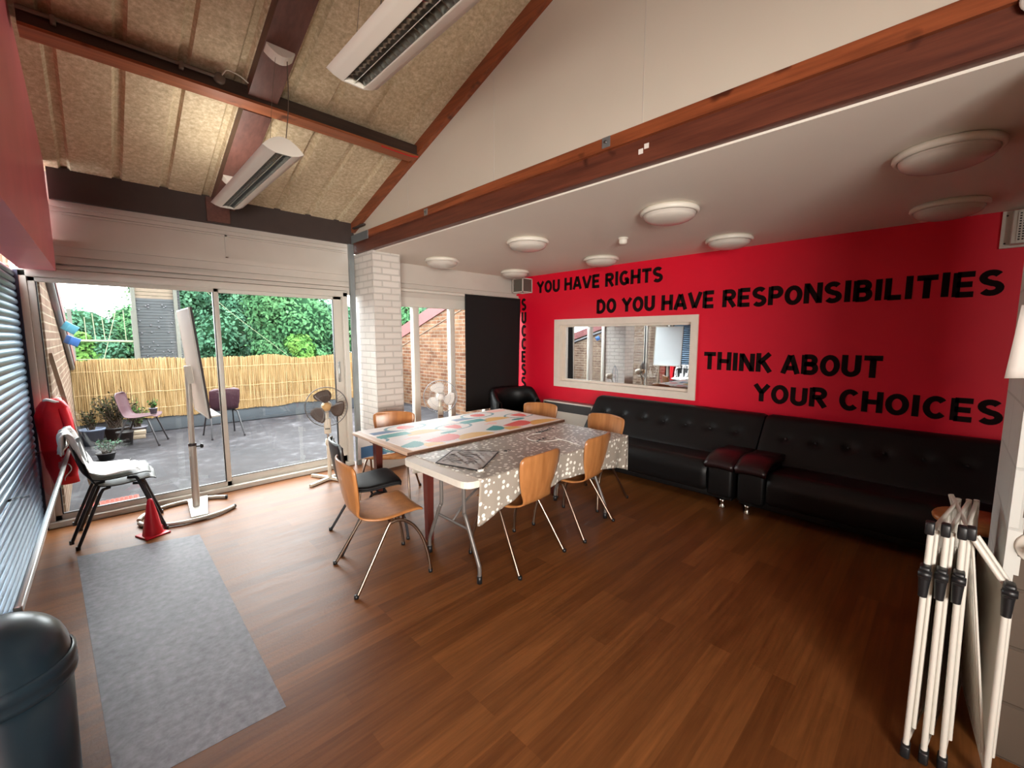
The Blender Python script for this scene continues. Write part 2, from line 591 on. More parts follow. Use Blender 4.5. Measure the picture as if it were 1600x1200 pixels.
        def F(f, m):
            s.f.append(tuple(i + o for i in f))
            s.mi.append(m)
            s.sm.append(smooth)
        for i in range(a - 1):
            for j in range(b - 1):
                q = (i * b + j, (i + 1) * b + j, (i + 1) * b + j + 1, i * b + j + 1)
                m = cellmat(i, j) if cellmat else mi
                F(q, m)
                F(tuple(K + x for x in reversed(q)), m)
        for i in range(a - 1):
            F((i * b, K + i * b, K + (i + 1) * b, (i + 1) * b), mi)
            F(((i + 1) * b + b - 1, K + (i + 1) * b + b - 1, K + i * b + b - 1, i * b + b - 1), mi)
        for j in range(b - 1):
            F((j + 1, K + j + 1, K + j, j), mi)
            F(((a - 1) * b + j, K + (a - 1) * b + j, K + (a - 1) * b + j + 1, (a - 1) * b + j + 1), mi)
        return s

    def xf(s, mat):
        s.v = [tuple(mat @ Vector(p)) for p in s.v]
        return s

    def build(s, name, mats, parent=None, world=False):
        me = bpy.data.meshes.new(name)
        off = Vector((0, 0, 0))
        if world and parent is not None:
            q = parent
            while q is not None:
                off += q.location
                q = q.parent
        me.from_pydata([tuple(Vector(p) - off) for p in s.v], [], s.f)
        if not isinstance(mats, (list, tuple)):
            mats = [mats]
        for m in mats:
            me.materials.append(m)
        me.polygons.foreach_set('material_index', s.mi)
        me.polygons.foreach_set('use_smooth', s.sm)
        uv = me.uv_layers.new(name='box')
        for p in me.polygons:
            n = p.normal
            ax = max(range(3), key=lambda i: abs(n[i]))
            for li in p.loop_indices:
                c = Vector(s.v[me.loops[li].vertex_index])
                uv.data[li].uv = (c.y, c.z) if ax == 0 else ((c.x, c.z) if ax == 1 else (c.x, c.y))
        me.update()
        o = bpy.data.objects.new(name, me)
        C.objects.link(o)
        if parent is not None:
            o.parent = parent
        return o


def tag(o, label=None, cat=None, group=None, kind=None):
    if label:
        o['label'] = label
    if cat:
        o['category'] = cat
    if group:
        o['group'] = group
    if kind:
        o['kind'] = kind
    return o


def thing(name, label, cat, loc=(0, 0, 0), rz=0, group=None):
    o = bpy.data.objects.new(name, None)
    o.empty_display_size = 0.1
    C.objects.link(o)
    o.location = loc
    o.rotation_euler = (0, 0, rz)
    return tag(o, label, cat, group)


def struct(name, mb, mats):
    return tag(mb.build(name, mats), kind='structure')


def struct_root(name, loc=(0, 0, 0), rz=0):
    o = bpy.data.objects.new(name, None)
    C.objects.link(o)
    o.location = loc
    o.rotation_euler = (0, 0, rz)
    return tag(o, kind='structure')


def dup(root, loc, rz, label, group=None):
    def cp(o, par):
        c = o.copy()
        C.objects.link(c)
        c.parent = par
        for ch in list(o.children):
            cp(ch, c)
        return c
    r = cp(root, None)
    r.location = loc
    r.rotation_euler = (0, 0, rz)
    r['label'] = label
    if group:
        r['group'] = group
    return r


def smoothstep(a, b, x):
    t = max(0.0, min(1.0, (x - a) / (b - a)))
    return t * t * (3 - 2 * t)


def spline(pts, k=6):
    """Catmull-Rom through points"""
    P = [Vector(p) for p in pts]
    P = [P[0] * 2 - P[1]] + P + [P[-1] * 2 - P[-2]]
    out = []
    for i in range(1, len(P) - 2):
        for j in range(k):
            t = j / k
            a, b, c, d = P[i - 1], P[i], P[i + 1], P[i + 2]
            out.append(0.5 * ((2 * b) + (c - a) * t + (2 * a - 5 * b + 4 * c - d) * t * t + (3 * b - a - 3 * c + d) * t ** 3))
    out.append(P[-2])
    return out


GY = 5.20          # inner plane of the glazed wall
XR = 5.18          # red wall
ZC = 2.573         # flat ceiling


def roof_z(y):
    return 2.935 + 0.318 * (5.15 - y)


# ================================================================== SETTING
# floor
fl = MB().box(-0.9, 5.4, -3.0, 5.26, -0.12, 0.0)
struct('floor', fl, M['floor'])
tag(MB().prism([(-0.06, 1.92), (0.482, 1.90), (0.505, 4.16), (-0.2, 4.35)], 'z', 0.0, 0.0015).build('vinyl_patch', M['lino']),
    'blue grey vinyl patch let into the brown wood floor near the shutter', 'floor patch')

# flat ceiling over the right bay
struct('ceiling', MB().box(2.40, 5.4, -3.0, 5.26, ZC, ZC + 0.06), M['ceil_white'])

# sloping ribbed roof over the left bay (trough-and-rib profile across X, running up the slope)
def roof_mesh():
    mb = MB()
    xs = []
    x = -0.055 - 0.314 * 2
    prof = [(-0.7, 0.0)]
    for k in range(11):
        c = -0.055 - 0.314 + 0.314 * k
        if c < -0.65:
            continue
        prof += [(c - 0.034, 0.0), (c - 0.018, 0.028), (c + 0.018, 0.028), (c + 0.034, 0.0)]
    prof.append((2.5, 0.0))
    prof = [p for p in prof if p[0] <= 2.5]
    ys = [5.27, 3.72, -3.0]
    vs, fs = [], []
    n = len(prof)
    for y in ys:
        for px, dz in prof:
            vs.append((px, y, roof_z(y) + dz))
    for y in ys:
        vs.append((-0.7, y, roof_z(y) + 0.12))
        vs.append((2.5, y, roof_z(y) + 0.12))
    for i in range(2):
        for k in range(n - 1):
            fs.append((i * n + k, i * n + k + 1, (i + 1) * n + k + 1, (i + 1) * n + k))
        t = 3 * n + i * 2
        fs.append((t + 1, t, t + 2, t + 3))
    mb.add(vs, fs)
    return mb
struct('ceiling', roof_mesh(), M['roof'])

# glazed wall, boarding over the patio door (stepped boards)
bw = MB()
bw.box(-0.42, 2.36, 5.20, 5.28, 2.11, 3.05)
bw.box(-0.42, 2.30, 5.165, 5.21, 2.655, 2.70)
bw.box(-0.42, 2.30, 5.185, 5.21, 2.62, 2.655)
bw.box(-0.42, 2.30, 5.15, 5.21, 2.335, 2.385)
bw.box(-0.42, 2.30, 5.17, 5.21, 2.26, 2.335)
bw.box(-0.42, 2.30, 5.14, 5.21, 2.195, 2.225)
bw.box(-0.42, 2.30, 5.16, 5.21, 2.15, 2.18)
bw.box(-0.10, 2.28, 5.183, 5.205, 2.60, 2.615)
bw.box(-0.10, 2.28, 5.183, 5.205, 2.385, 2.40)
bw.box(1.03, 1.05, 5.183, 5.205, 2.385, 2.615)
struct('wall_back', bw, M['boxing'])
# over the right hand window
bw2 = MB().box(2.71, 5.25, 5.20, 5.28, 2.11, 2.60)
bw2.box(2.71, 5.18, 5.17, 5.21, 2.31, 2.34)
bw2.box(2.71, 5.18, 5.15, 5.21, 2.245, 2.275)
struct('wall_back', bw2, M['boxing'])

# eave beam, purlin, rafter, gable trims
struct('trim_1', MB().box(-0.16, 2.345, 5.125, 5.2, 2.70, roof_z(5.125) + 0.01), M['eave'])
struct('trim_2', MB().box(-0.16, 2.33, 3.65, 3.79, 3.29, roof_z(3.79) + 0.01), M['purlin_shade'])
struct('trim_13', MB().box(-0.16, 2.33, 3.648, 3.792, 3.272, 3.2899), M['beam_x'])  # thin underside strip keeps the timber's lit orange
rf = MB()
for (ya, yb) in ((5.12, 3.795), (3.645, -2.9)):
    vs = []
    for y in (ya, yb):
        for x in (0.93, 1.12):
            for dz in (-0.10, 0.005):
                vs.append((x, y, roof_z(y) + dz))
    rf.add(vs, [(0, 2, 3, 1), (4, 5, 7, 6), (0, 4, 6, 2), (1, 3, 7, 5), (0, 1, 5, 4), (2, 6, 7, 3)])
rf.box(0.88, 1.07, 5.085, 5.124, 2.71, roof_z(5.1) - 0.02)
struct('trim_3', rf, M['rafter'])
# gable wall above the beam
struct('wall_gable', MB().prism([(-2.95, 2.79), (5.2, 2.79), (5.2, roof_z(5.2)), (-2.95, roof_z(-2.95))], 'x', 2.36, 2.46), M['gable_white'])
seam = MB()
for yy in (1.345, 2.62, 3.9):
    seam.box(2.358, 2.3605, yy - 0.002, yy + 0.002, 2.80, roof_z(yy) - 0.11)
struct('trim_4', seam, M['boxing'])
gr = MB()
gr.prism([(5.12, roof_z(5.12) - 0.11), (-2.9, roof_z(-2.9) - 0.11), (-2.9, roof_z(-2.9)), (5.12, roof_z(5.12))], 'x', 2.315, 2.36)
struct('trim_5', gr, M['beam_y'])
# long beam, two timbers
struct('trim_6', MB().box(2.312, 2.46, -2.9, 5.12, 2.722, 2.795), M['beam_y'])
struct('trim_7', MB().box(2.335, 2.46, -2.9, 5.12, 2.585, 2.7215), M['beam_y_dark'])

# pillar between the bays
struct('wall_pillar', MB().box(2.362, 2.71, 4.70, 5.27, 0, 2.584), M['pillar'])
sk = MB().bbox(2.345, 2.725, 4.683, 5.15, 0, 0.17, 0.006, 2)
struct('baseboard_pillar', sk, M['frame_white'])

# red wall with the window opening
rw = MB()
WY0, WY1, WZ0, WZ1 = 2.20, 4.27, 0.90, 1.79
rw.box(XR, XR + 0.2, -3.0, WY0, 0, 2.6)
rw.box(XR, XR + 0.2, WY1, 5.28, 0, 2.6)
rw.box(XR, XR + 0.2, WY0, WY1, 0, WZ0)
rw.box(XR, XR + 0.2, WY0, WY1, WZ1, 2.6)
struct('wall_right', rw, M['red_wall'])
struct('baseboard_right', MB().box(XR - 0.018, XR, -0.6, 3.4, 0, 0.09), M['frame_white'])

# window_2: internal window with reflecting glass, dark room behind
w2 = struct_root('window_2', (XR, 3.24, 0.83))
arch = MB()
for (y0, y1, z0, z1) in ((2.126, 4.345, 1.79, 1.863), (2.126, 4.345, 0.83, 0.905), (2.126, 2.2, 0.905, 1.79), (4.27, 4.345, 0.905, 1.79)):
    arch.box(XR - 0.022, XR, y0, y1, z0, z1)
for (y0, y1, z0, z1) in ((2.2, 4.27, 1.775, 1.79), (2.2, 4.27, 0.905, 0.92), (2.2, 2.215, 0.92, 1.775), (4.255, 4.27, 0.92, 1.775)):
    arch.box(XR - 0.022, XR + 0.19, y0, y1, z0, z1)
arch.build('architrave', M['cream_frame'], w2, True)
inn = MB()
for (y0, y1, z0, z1) in ((2.215, 4.255, 1.745, 1.775), (2.215, 4.255, 0.92, 0.95), (2.215, 2.245, 0.95, 1.745), (4.2, 4.255, 0.95, 1.745)):
    inn.box(XR + 0.075, XR + 0.12, y0, y1, z0, z1)
inn.build('glazing_bead', M['cream_frame'], w2, True)
MB().box(XR + 0.095, XR + 0.101, 2.24, 4.21, 0.945, 1.75).build('glass_pane', M['mirror_glass'], w2, True)
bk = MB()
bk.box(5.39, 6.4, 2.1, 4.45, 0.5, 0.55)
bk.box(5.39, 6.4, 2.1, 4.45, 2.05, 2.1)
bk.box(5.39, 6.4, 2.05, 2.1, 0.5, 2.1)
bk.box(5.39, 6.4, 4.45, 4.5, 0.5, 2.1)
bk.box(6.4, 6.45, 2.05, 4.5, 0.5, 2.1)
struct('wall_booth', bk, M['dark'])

# left wall: turned by about a degree, as the photograph shows
LW = 0.0165
lw = struct_root('wall_left', (-0.405, 5.2, 0), -LW)
m = MB().box(-0.14, -0.02, -4.2, 0.05, 0, 2.13)
m.box(-0.14, -0.02, -8.0, -4.2, 0, 0.6)  # only a sill here; the opening above is added for the fill light
m.box(-0.14, -0.02, -8.3, -8.0, 0, 2.13)
m.build('wall_panel', M['white_wall'], lw)
# unseen box added round the fill light, shutting out sky beyond the opening
lb = MB()
lb.box(-2.75, -2.65, -3.1, 1.5, 0, 2.5)
lb.box(-2.75, -0.6, -3.2, -3.1, 0, 2.5)
lb.box(-2.75, -0.6, 1.5, 1.6, 0, 2.5)
lb.box(-2.75, -0.6, -3.2, 1.6, 2.4, 2.5)
lb.box(-2.75, -0.6, -3.2, 1.6, -0.1, 0)
struct('wall_fill_box', lb, M['white_wall'])
# red bulkhead over the shutter, rising to the roof
bh = struct_root('wall_bulkhead', (-0.165, 5.13, 2.13), -LW)
m = MB()
poly = [(0.0, 0.0), (0.0, 0.52), (-0.07, 0.55), (-0.075, roof_z(5.06) - 2.13), (-8.0, roof_z(-2.87) - 2.13), (-8.0, 0)]
m.prism(poly, 'x', -0.2, 0.0)
m.build('bulkhead_face', M['red_bulk'], bh)

# rear wall, behind the camera
rr = MB().box(-0.9, 5.4, -3.0, -2.9, 0, 5.7)
struct('wall_rear', rr, M['white_wall'])

# blockwork column at the right edge of the picture
struct('wall_column', MB().box(2.361, 3.03, -0.9, -0.215, 0, 2.57), M['column_block'])
col = MB()
col.box(2.366, 3.035, -0.2149, -0.196, 0, 2.5)
random.seed(3)
for k in range(34):     # ragged paint edge wrapping on to the block face
    z = k * 0.073
    w = random.uniform(0.004, 0.02)
    col.box(2.358, 2.3605, -0.2149 - w, -0.196, z, z + 0.073)
struct('trim_8', col, M['column_white'])

# patio door
d1 = struct_root('door_1', (0.93, 5.22, 0))
fm = MB()
fm.bbox(-0.395, -0.335, 5.15, 5.27, 0, 2.13, 0.006, 2)
fm.bbox(2.19, 2.25, 5.15, 5.27, 0, 2.13, 0.006, 2)
fm.bbox(-0.395, 2.25, 5.15, 5.27, 2.075, 2.145, 0.006, 2)
fm.bbox(-0.395, 2.25, 5.13, 5.27, 0.0, 0.05, 0.006, 2)
fm.build('outer_frame', M['frame_white'], d1, True)
for (x0, x1, zb, zt, y0, lw_, rw_) in ((-0.335, 0.94, 0.1, 2.04, 5.17, 0.045, 0.045), (0.895, 2.19, 0.125, 2.04, 5.205, 0.045, 0.10)):
    s_ = MB()
    s_.bbox(x0, x0 + lw_, y0, y0 + 0.045, 0.045, 2.08, 0.005, 2)
    s_.bbox(x1 - rw_, x1, y0, y0 + 0.045, 0.045, 2.08, 0.005, 2)
    s_.bbox(x0, x1, y0, y0 + 0.045, 0.045, zb, 0.005, 2)
    s_.bbox(x0, x1, y0, y0 + 0.045, zt, 2.08, 0.005, 2)
    so = s_.build('sash', M['frame_white'], d1, True)
    g_ = MB().box(x0 + lw_ - 0.01, x1 - rw_ + 0.01, y0 + 0.018, y0 + 0.024, zb - 0.01, zt + 0.01)
    g_.build('glass_pane', M['glass'], so, True)
    gk = MB()
    gk.box(x0 + lw_ - 0.001, x0 + lw_ + 0.006, y0 - 0.001, y0 + 0.03, zb, zt)
    gk.box(x1 - rw_ - 0.006, x1 - rw_ + 0.001, y0 - 0.001, y0 + 0.03, zb, zt)
    gk.box(x0 + lw_, x1 - rw_, y0 - 0.001, y0 + 0.03, zb - 0.001, zb + 0.006)
    gk.build('gasket', M['black_plastic'], so, True)
hd = MB().bbox(2.115, 2.135, 5.165, 5.205, 1.05, 1.30, 0.006, 2)
hd.tube([(2.11, 5.165, 1.27), (2.11, 5.15, 1.24), (2.11, 5.15, 1.13), (2.11, 5.165, 1.10)], 0.007, 8)
hd.build('door_handle', M['alu'], d1, True)

# right-hand window
w1 = struct_root('window_1', (3.95, 5.22, 0))
fm = MB()
fm.box(2.71, 5.18, 5.17, 5.27, 2.005, 2.13)
fm.box(2.71, 5.18, 5.15, 5.27, 0.0, 0.10)
for (a, b) in ((2.71, 2.74), (3.167, 3.259), (3.786, 3.868), (4.45, 4.54), (5.13, 5.18)):
    fm.bbox(a, b, 5.18, 5.26, 0.1, 2.005, 0.005, 2)
fm.build('window_frame', M['frame_white'], w1, True)
for (a, b) in ((2.74, 3.167), (3.259, 3.786), (3.868, 4.45), (4.54, 5.13)):
    MB().box(a, b, 5.22, 5.226, 0.1, 2.005).build('glass_pane', M['glass'], w1, True)

# ================================================================== TERRACE AND BEYOND
struct('terrace_floor', MB().box(-0.6, 5.5, 5.27, 9.7, -0.14, -0.02), M['terrace'])
pp = MB().bbox(-0.28, 5.4, 9.41, 9.62, -0.02, 0.29, 0.02, 3)
struct('wall_parapet', pp, M['parapet'])


def lz(y):
    return 1.30 + 0.31 * (9.4 - y)


def rz_(y):
    return 1.836 + 0.324 * (9.37 - y)


struct('wall_terrace_left', MB().prism([(5.29, -0.02), (9.40, -0.02), (9.40, lz(9.4) - 0.12), (5.29, lz(5.29) - 0.12)], 'x', -0.5, -0.275), M['brick_l'])
t_ = MB().prism([(5.29, lz(5.29) - 0.14), (9.6, lz(9.6) - 0.14), (9.6, lz(9.6) + 0.06), (5.29, lz(5.29) + 0.06)], 'x', -0.29, -0.215)
struct('trim_9', t_, M['fascia'])
struct('trim_10', MB().tube([(-0.25, 5.3, lz(5.3) - 0.21), (-0.25, 9.3, lz(9.3) - 0.21)], 0.03, 10), M['pipe'])

struct('wall_terrace_right', MB().prism([(5.29, -0.02), (9.41, -0.02), (9.41, rz_(9.41) - 0.26), (5.29, rz_(5.29) - 0.26)], 'x', 5.4, 5.62), M['brick_r'])
struct('trim_11', MB().prism([(5.29, rz_(5.29) - 0.262), (9.5, rz_(9.5) - 0.262), (9.5, rz_(9.5)), (5.29, rz_(5.29))], 'x', 5.375, 5.62), M['fascia'])
struct('trim_12', MB().prism([(5.29, rz_(5.29) - 0.47), (9.41, rz_(9.41) - 0.47), (9.41, rz_(9.41) - 0.45), (5.29, rz_(5.29) - 0.45)], 'x', 5.388, 5.4), M['coping'])
# ground beyond the terrace, one storey down
struct('ground', MB().box(-40, 60, 9.8, 80, -3.2, -3.0), plain('grass_ground', (50, 74, 38), 0.95, var=0.2, scale=3))
struct('wall_building', MB().box(-0.6, 5.5, 9.60, 9.72, -3.0, -0.14), M['brick_r'])

# reed screen
random.seed(11)
rd = thing('reed_screen', 'long golden dried reed screening fixed along the terrace parapet', 'reed fence', (2.5, 9.4, 0.24))
def reed_top(x):
    return 1.235 + 0.012 * math.sin(x * 3.1) + 0.01 * math.sin(x * 7.7 + 1) - 0.07 * math.exp(-((x - 3.15) / 0.35) ** 2)
def reed_bot(x):
    return 0.235 + 0.012 * math.sin(x * 4.3 + 0.6) + 0.012 * math.sin(x * 9.1)
mb = MB()
x = -0.27
while x < 5.39:
    w = random.uniform(0.004, 0.0085)
    t = random.uniform(-0.022, 0.022)
    zt, zb = reed_top(x) + random.uniform(-0.012, 0.01), reed_bot(x) + random.uniform(-0.008, 0.008)
    y = 9.40 + random.uniform(-0.012, 0.004)
    vs = []
    for (zz, dx) in ((zb, 0), (zt, t)):
        vs += [(x + dx - w, y, zz), (x + dx, y - w, zz), (x + dx + w, y, zz)]
    mb.add(vs, [(0, 1, 4, 3), (1, 2, 5, 4), (3, 4, 5), (2, 0, 3, 5)])
    x += random.uniform(0.005, 0.009)
bkp = []
for i in range(60):
    xx = -0.27 + 5.66 * i / 59
    bkp.append([(xx, 9.403, reed_bot(xx) + 0.012), (xx, 9.403, reed_top(xx) - 0.015)])
mb.sheet(bkp, 0.003, smooth=False)
ro = mb.build('reed_panel', M['reed'], rd, True)
wr = MB()
for zz in (0.40, 0.68, 1.05):
    wr.tube([(-0.27 + 5.66 * i / 50, 9.384, zz + 0.006 * math.sin(i * 1.7)) for i in range(51)], 0.0028, 5)
wr.build('binding_wire', M['reed_wire'], rd, True)

# climbing tower beyond
tw = thing('climbing_tower', 'tall grey slatted timber climbing tower rising behind the reed fence', 'tower', (1.35, 16.0, -3.0))
mb = MB()
z = -3.0
while z < 2.62:
    mb.box(0.93, 1.80, 15.98 + random.uniform(-.008, .008), 16.1, z, z + 0.072)
    z += 0.08
mb.box(0.95, 1.78, 16.06, 16.12, -3.0, 2.62)
mb.build('slat_wall', M['tower'], tw, True)
mb = MB()
z = 2.66
while z < 4.0:
    mb.box(0.93, 1.80, 15.99, 16.1, z, z + 0.09)
    z += 0.1
mb.build('top_boarding', M['tower_top'], tw, True)
for xx in (0.90, 1.83):
    MB().box(xx - 0.045, xx + 0.045, 15.93, 16.05, -3.0, 4.1).build('tower_post', M['tower_post'], tw, True)
mb = MB()
z = -3.0
while z < 4.0:
    mb.box(1.88, 1.95, 16.05, 17.0, z, z + 0.072)
    z += 0.08
mb.build('side_wall', M['tower'], tw, True)
random.seed(5)
for k in range(30):
    hx, hz = random.uniform(1.0, 1.75), random.uniform(0.95, 2.55)
    mb = MB().lathe([(0, 0.03), (0.015, 0.028), (0.026, 0.012), (0.03, 0)], 8, Matrix.Translation((hx, 15.975, hz)) @ Matrix.Rotation(R(90), 4, 'X'))
    mb.build('climbing_hold', M['hold'], tw, True)

# low rope course left of the tower
rp = thing('rope_course', 'pale ropes and pole strung between the tower and the left wall', 'rope course', (0.3, 15.5, -3.0))
MB().tube([(-0.35, 15.5, 1.50), (0.86, 15.5, 1.47)], 0.03, 8).build('pole', M['rope'], rp, True)
MB().tube([(-0.35, 15.5, 1.02), (0.86, 15.5, 1.0)], 0.012, 6).build('rope', M['rope'], rp, True)
for (xa, za, xb, zb) in ((0.05, 2.2, 0.07, 1.5), (0.22, 2.25, 0.25, 1.5), (0.5, 2.25, 0.16, 0.9), (0.65, 2.3, 0.66, 1.5), (-0.1, 2.1, -0.1, 1.5)):
    MB().tube([(xa, 15.5, za), (xb, 15.5, zb)], 0.011, 6).build('rope', M['rope'], rp, True)
for xx in (-0.36, 0.84):
    MB().box(xx - 0.04, xx + 0.04, 15.45, 15.55, -3.0, 2.3).build('upright', M['tower_post'], rp, True)
tag(MB().tube(spline([(1.94, 16.05, 3.74), (3.0, 15.55, 2.45), (4.49, 15.0, 1.0), (8.52, 13.3, -3.0)], 8), 0.007, 6).build('overhead_cable', M['rope'], None),
    'thin pale cable slanting down across the trees behind the reed fence', 'cable')


# trees
def tree(cx, cy, top, rad, mat, label, seed, leaves=9000):
    rnd = random.Random(seed)
    t = thing('tree', label, 'tree', (cx, cy, -3.0))
    blobs = []
    for k in range(9):
        a = rnd.uniform(0, 2 * math.pi)
        rr_ = rnd.uniform(0.1, 0.62) * rad
        bz = (top - rad * 0.5) - (top - rad * 0.5 + 1.2) * (k / 8.0) ** 1.3
        blobs.append((Vector((cx + rr_ * math.cos(a), cy + rr_ * 0.8 * math.sin(a), bz)), rad * rnd.uniform(0.42, 0.62)))
    blobs.append((Vector((cx, cy, top - rad * 0.45)), rad * 0.45))
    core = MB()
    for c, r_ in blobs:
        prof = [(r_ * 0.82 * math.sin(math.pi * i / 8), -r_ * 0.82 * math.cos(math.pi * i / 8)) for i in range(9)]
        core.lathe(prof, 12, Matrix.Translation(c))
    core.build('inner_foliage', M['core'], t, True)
    lv = MB()
    for i in range(leaves):
        c, r_ = blobs[rnd.randrange(len(blobs))]
        while True:
            d = Vector((rnd.gauss(0, 1), rnd.gauss(0, 1), rnd.gauss(0, 1)))
            if d.length > 0.1:
                break
        d.normalize()
        if d.y > 0.45:
            d.y = -d.y
        bump = 1 + 0.13 * math.sin(d.x * 7 + seed) * math.sin(d.z * 8 + seed * 2)
        p = c + d * (r_ * rnd.uniform(0.8, 1.06) * bump)
        n = (d + Vector((rnd.uniform(-.8, .8), rnd.uniform(-.8, .8), rnd.uniform(-.3, 1.0)))).normalized()
        u = n.cross(Vector((rnd.uniform(-1, 1), rnd.uniform(-1, 1), rnd.uniform(-1, 1)))).normalized()
        v = n.cross(u)
        L = rnd.uniform(0.045, 0.10)
        W = L * 0.55
        lv.add([p - u * L, p + v * W, p + u * L, p - v * W], [(0, 1, 2, 3)])
    lv.build('leaves', mat, t, True)
    MB().tube([(cx, cy, -3.0), (cx + 0.1, cy, -1.2), (cx, cy, 0.6)], 0.16, 8, radii=[0.2, 0.16, 0.1]).build('trunk', M['bark'], t, True)
    return t


tree(-0.9, 22.5, 2.65, 1.9, M['leaf2'], 'blue green tree at the left edge behind the ropes', 1)
tree(1.3, 24.0, 3.0, 2.0, M['leaf1'], 'deep green tree directly left of and behind the grey tower', 2)
tree(3.2, 19.5, 4.6, 1.9, M['leaf2'], 'tall blue green tree just right of the grey tower', 3, 11000)
tree(4.55, 16.4, 3.75, 1.8, M['leaf1'], 'deep green tree behind the middle of the right door pane', 4, 11000)
tree(6.65, 18.0, 3.15, 1.8, M['leaf2'], 'blue green tree behind the right end of the reed fence', 5)
tree(8.3, 15.6, 3.2, 1.7, M['leaf1'], 'deep green tree seen through the window right of the white pillar', 6)
tree(10.9, 17.0, 3.4, 2.1, M['leaf2'], 'blue green tree above the pink sloping fascia', 7)
tree(5.6, 22.0, 3.7, 2.3, M['leaf3'], 'yellow green tree filling the gap behind the front row, right door pane', 10, 10000)
tree(3.9, 27.5, 5.6, 2.9, M['leaf3'], 'pale green tree farthest back, beside the grey tower', 11, 11000)
tree(-0.3, 17.2, 1.75, 0.6, M['leaf3'], 'small yellow green tree beside the blue boxes on the left', 8, 1800)
tree(5.0, 15.2, 1.7, 0.7, M['leaf3'], 'low yellow green tree in front of the taller ones, right pane', 9, 2600)


# plastic stacking chair -------------------------------------------------
def poly_chair(name, label, mat, loc, rz, group=None):
    t = thing(name, label, 'chair', loc, rz, group)
    prof = spline([(0, -0.245, 0.80), (0, -0.235, 0.72), (0, -0.205, 0.58), (0, -0.175, 0.485), (0, -0.11, 0.44), (0, 0.0, 0.432), (0, 0.12, 0.445), (0, 0.195, 0.45), (0, 0.225, 0.43)], 4)
    n = len(prof)
    G = []
    for i, p in enumerate(prof):
        u = i / (n - 1)
        w = 0.21
        if u < 0.09:
            w = 0.13 + 0.08 * math.sqrt(max(0, 1 - (1 - u / 0.09) ** 2))
        if u > 0.92:
            w = 0.15 + 0.06 * math.sqrt(max(0, 1 - ((u - 0.92) / 0.08) ** 2))
        if 0.3 < u < 0.55:
            w -= 0.012
        row = []
        for j in range(11):
            s_ = -1 + 2 * j / 10
            back = 1 - smoothstep(0.35, 0.55, u)
            row.append((s_ * w, p.y + back * 0.035 * s_ * s_, p.z + (1 - back) * 0.018 * (abs(s_) ** 3) - (1 - back) * 0.008))
        G.append(row)
    MB().sheet(G, 0.007).build('seat_shell', mat, t)
    for s_ in (-1, 1):
        for (y0, y1) in ((-0.10, -0.265), (0.13, 0.255)):
            p = [(s_ * 0.14, y0 * 0.6, 0.418), (s_ * 0.165, y0, 0.415), (s_ * 0.185, y0 + (y1 - y0) * 0.1, 0.39), (s_ * 0.225, y1, 0.012)]
            l = MB().tube(p, 0.0115, 8)
            l.tube([(s_ * 0.225, y1, 0.0), (s_ * 0.224, y1, 0.03)], 0.0145, 8)
            l.build('leg', M['dark_tube'], t)
    return t


pc = poly_chair('plastic_chair', 'faded purple plastic chair seen side on, holding a small grey flower pot', M['purple_poly'], (0.43, 8.44, -0.02), R(-109))
dup(pc, (1.44, 8.28, -0.02), R(4), 'faded purple plastic chair seen from behind, beside the centre door mullion')
bc = poly_chair('plastic_chair', 'black plastic chair standing on the floor, lower of the stacked pair', M['black_poly'], (0.075, 4.70, 0), R(-91))
bc2 = dup(bc, (0.045, 4.70, 0.055), R(-91), 'black plastic chair draped with white cloth, upper of the stacked pair')

# white cloth draped on the stacked chair (follows back and seat)
random.seed(21)
prof = spline([(0, -0.285, 0.66), (0, -0.275, 0.78), (0, -0.258, 0.822), (0, -0.238, 0.80), (0, -0.225, 0.72), (0, -0.19, 0.58), (0, -0.155, 0.495), (0, -0.09, 0.458), (0, 0.0, 0.448), (0, 0.09, 0.455), (0, 0.13, 0.458)], 4)
G = []
for i, p in enumerate(prof):
    row = []
    for j in range(25):
        s_ = -1 + 2 * j / 24
        u = i / (len(prof) - 1)
        w = 0.222 + 0.02 * math.sin(u * 19) + (0.03 if s_ > 0 else -0.03) * math.sin(u * 7)
        fold = 0.011 * math.sin(s_ * 11 + u * 9) + 0.009 * math.sin(s_ * 21 - u * 17)
        back = 1 - smoothstep(0.55, 0.7, u)
        ends = smoothstep(0.9, 1.0, u) * 0.03 * math.sin(s_ * 9)
        row.append((s_ * w, p.y + back * (0.032 * s_ * s_ * (1 if u > 0.2 else 0.7) + fold) + ends, p.z + (1 - back) * (abs(fold) + 0.02 * abs(s_) ** 3 - 0.002) + 0.012))
    G.append(row)
cl = MB().sheet(G, 0.003)
# loose corner tails
for (sx, z0, ang) in ((0.2, 0.79, 0.6), (-0.19, 0.80, -0.4), (0.21, 0.6, 0.9)):
    T = []
    for i in range(6):
        u = i / 5
        T.append([(sx + (0.05 * u + 0.03 * k * (1 - u)) * (1 if sx > 0 else -1), -0.24 + 0.02 * math.sin(u * 4 + k), z0 - 0.09 * u + 0.015 * math.sin(3 * k + ang)) for k in (0, 0.5, 1)])
    cl.sheet(T, 0.003)
co = cl.build('white_cloth', M['white_cloth'])
co.location = (0.045, 4.70, 0.055)
co.rotation_euler = (0, 0, R(-91))
tag(co, 'crumpled white cloth draped over the stacked black chairs', 'cloth')


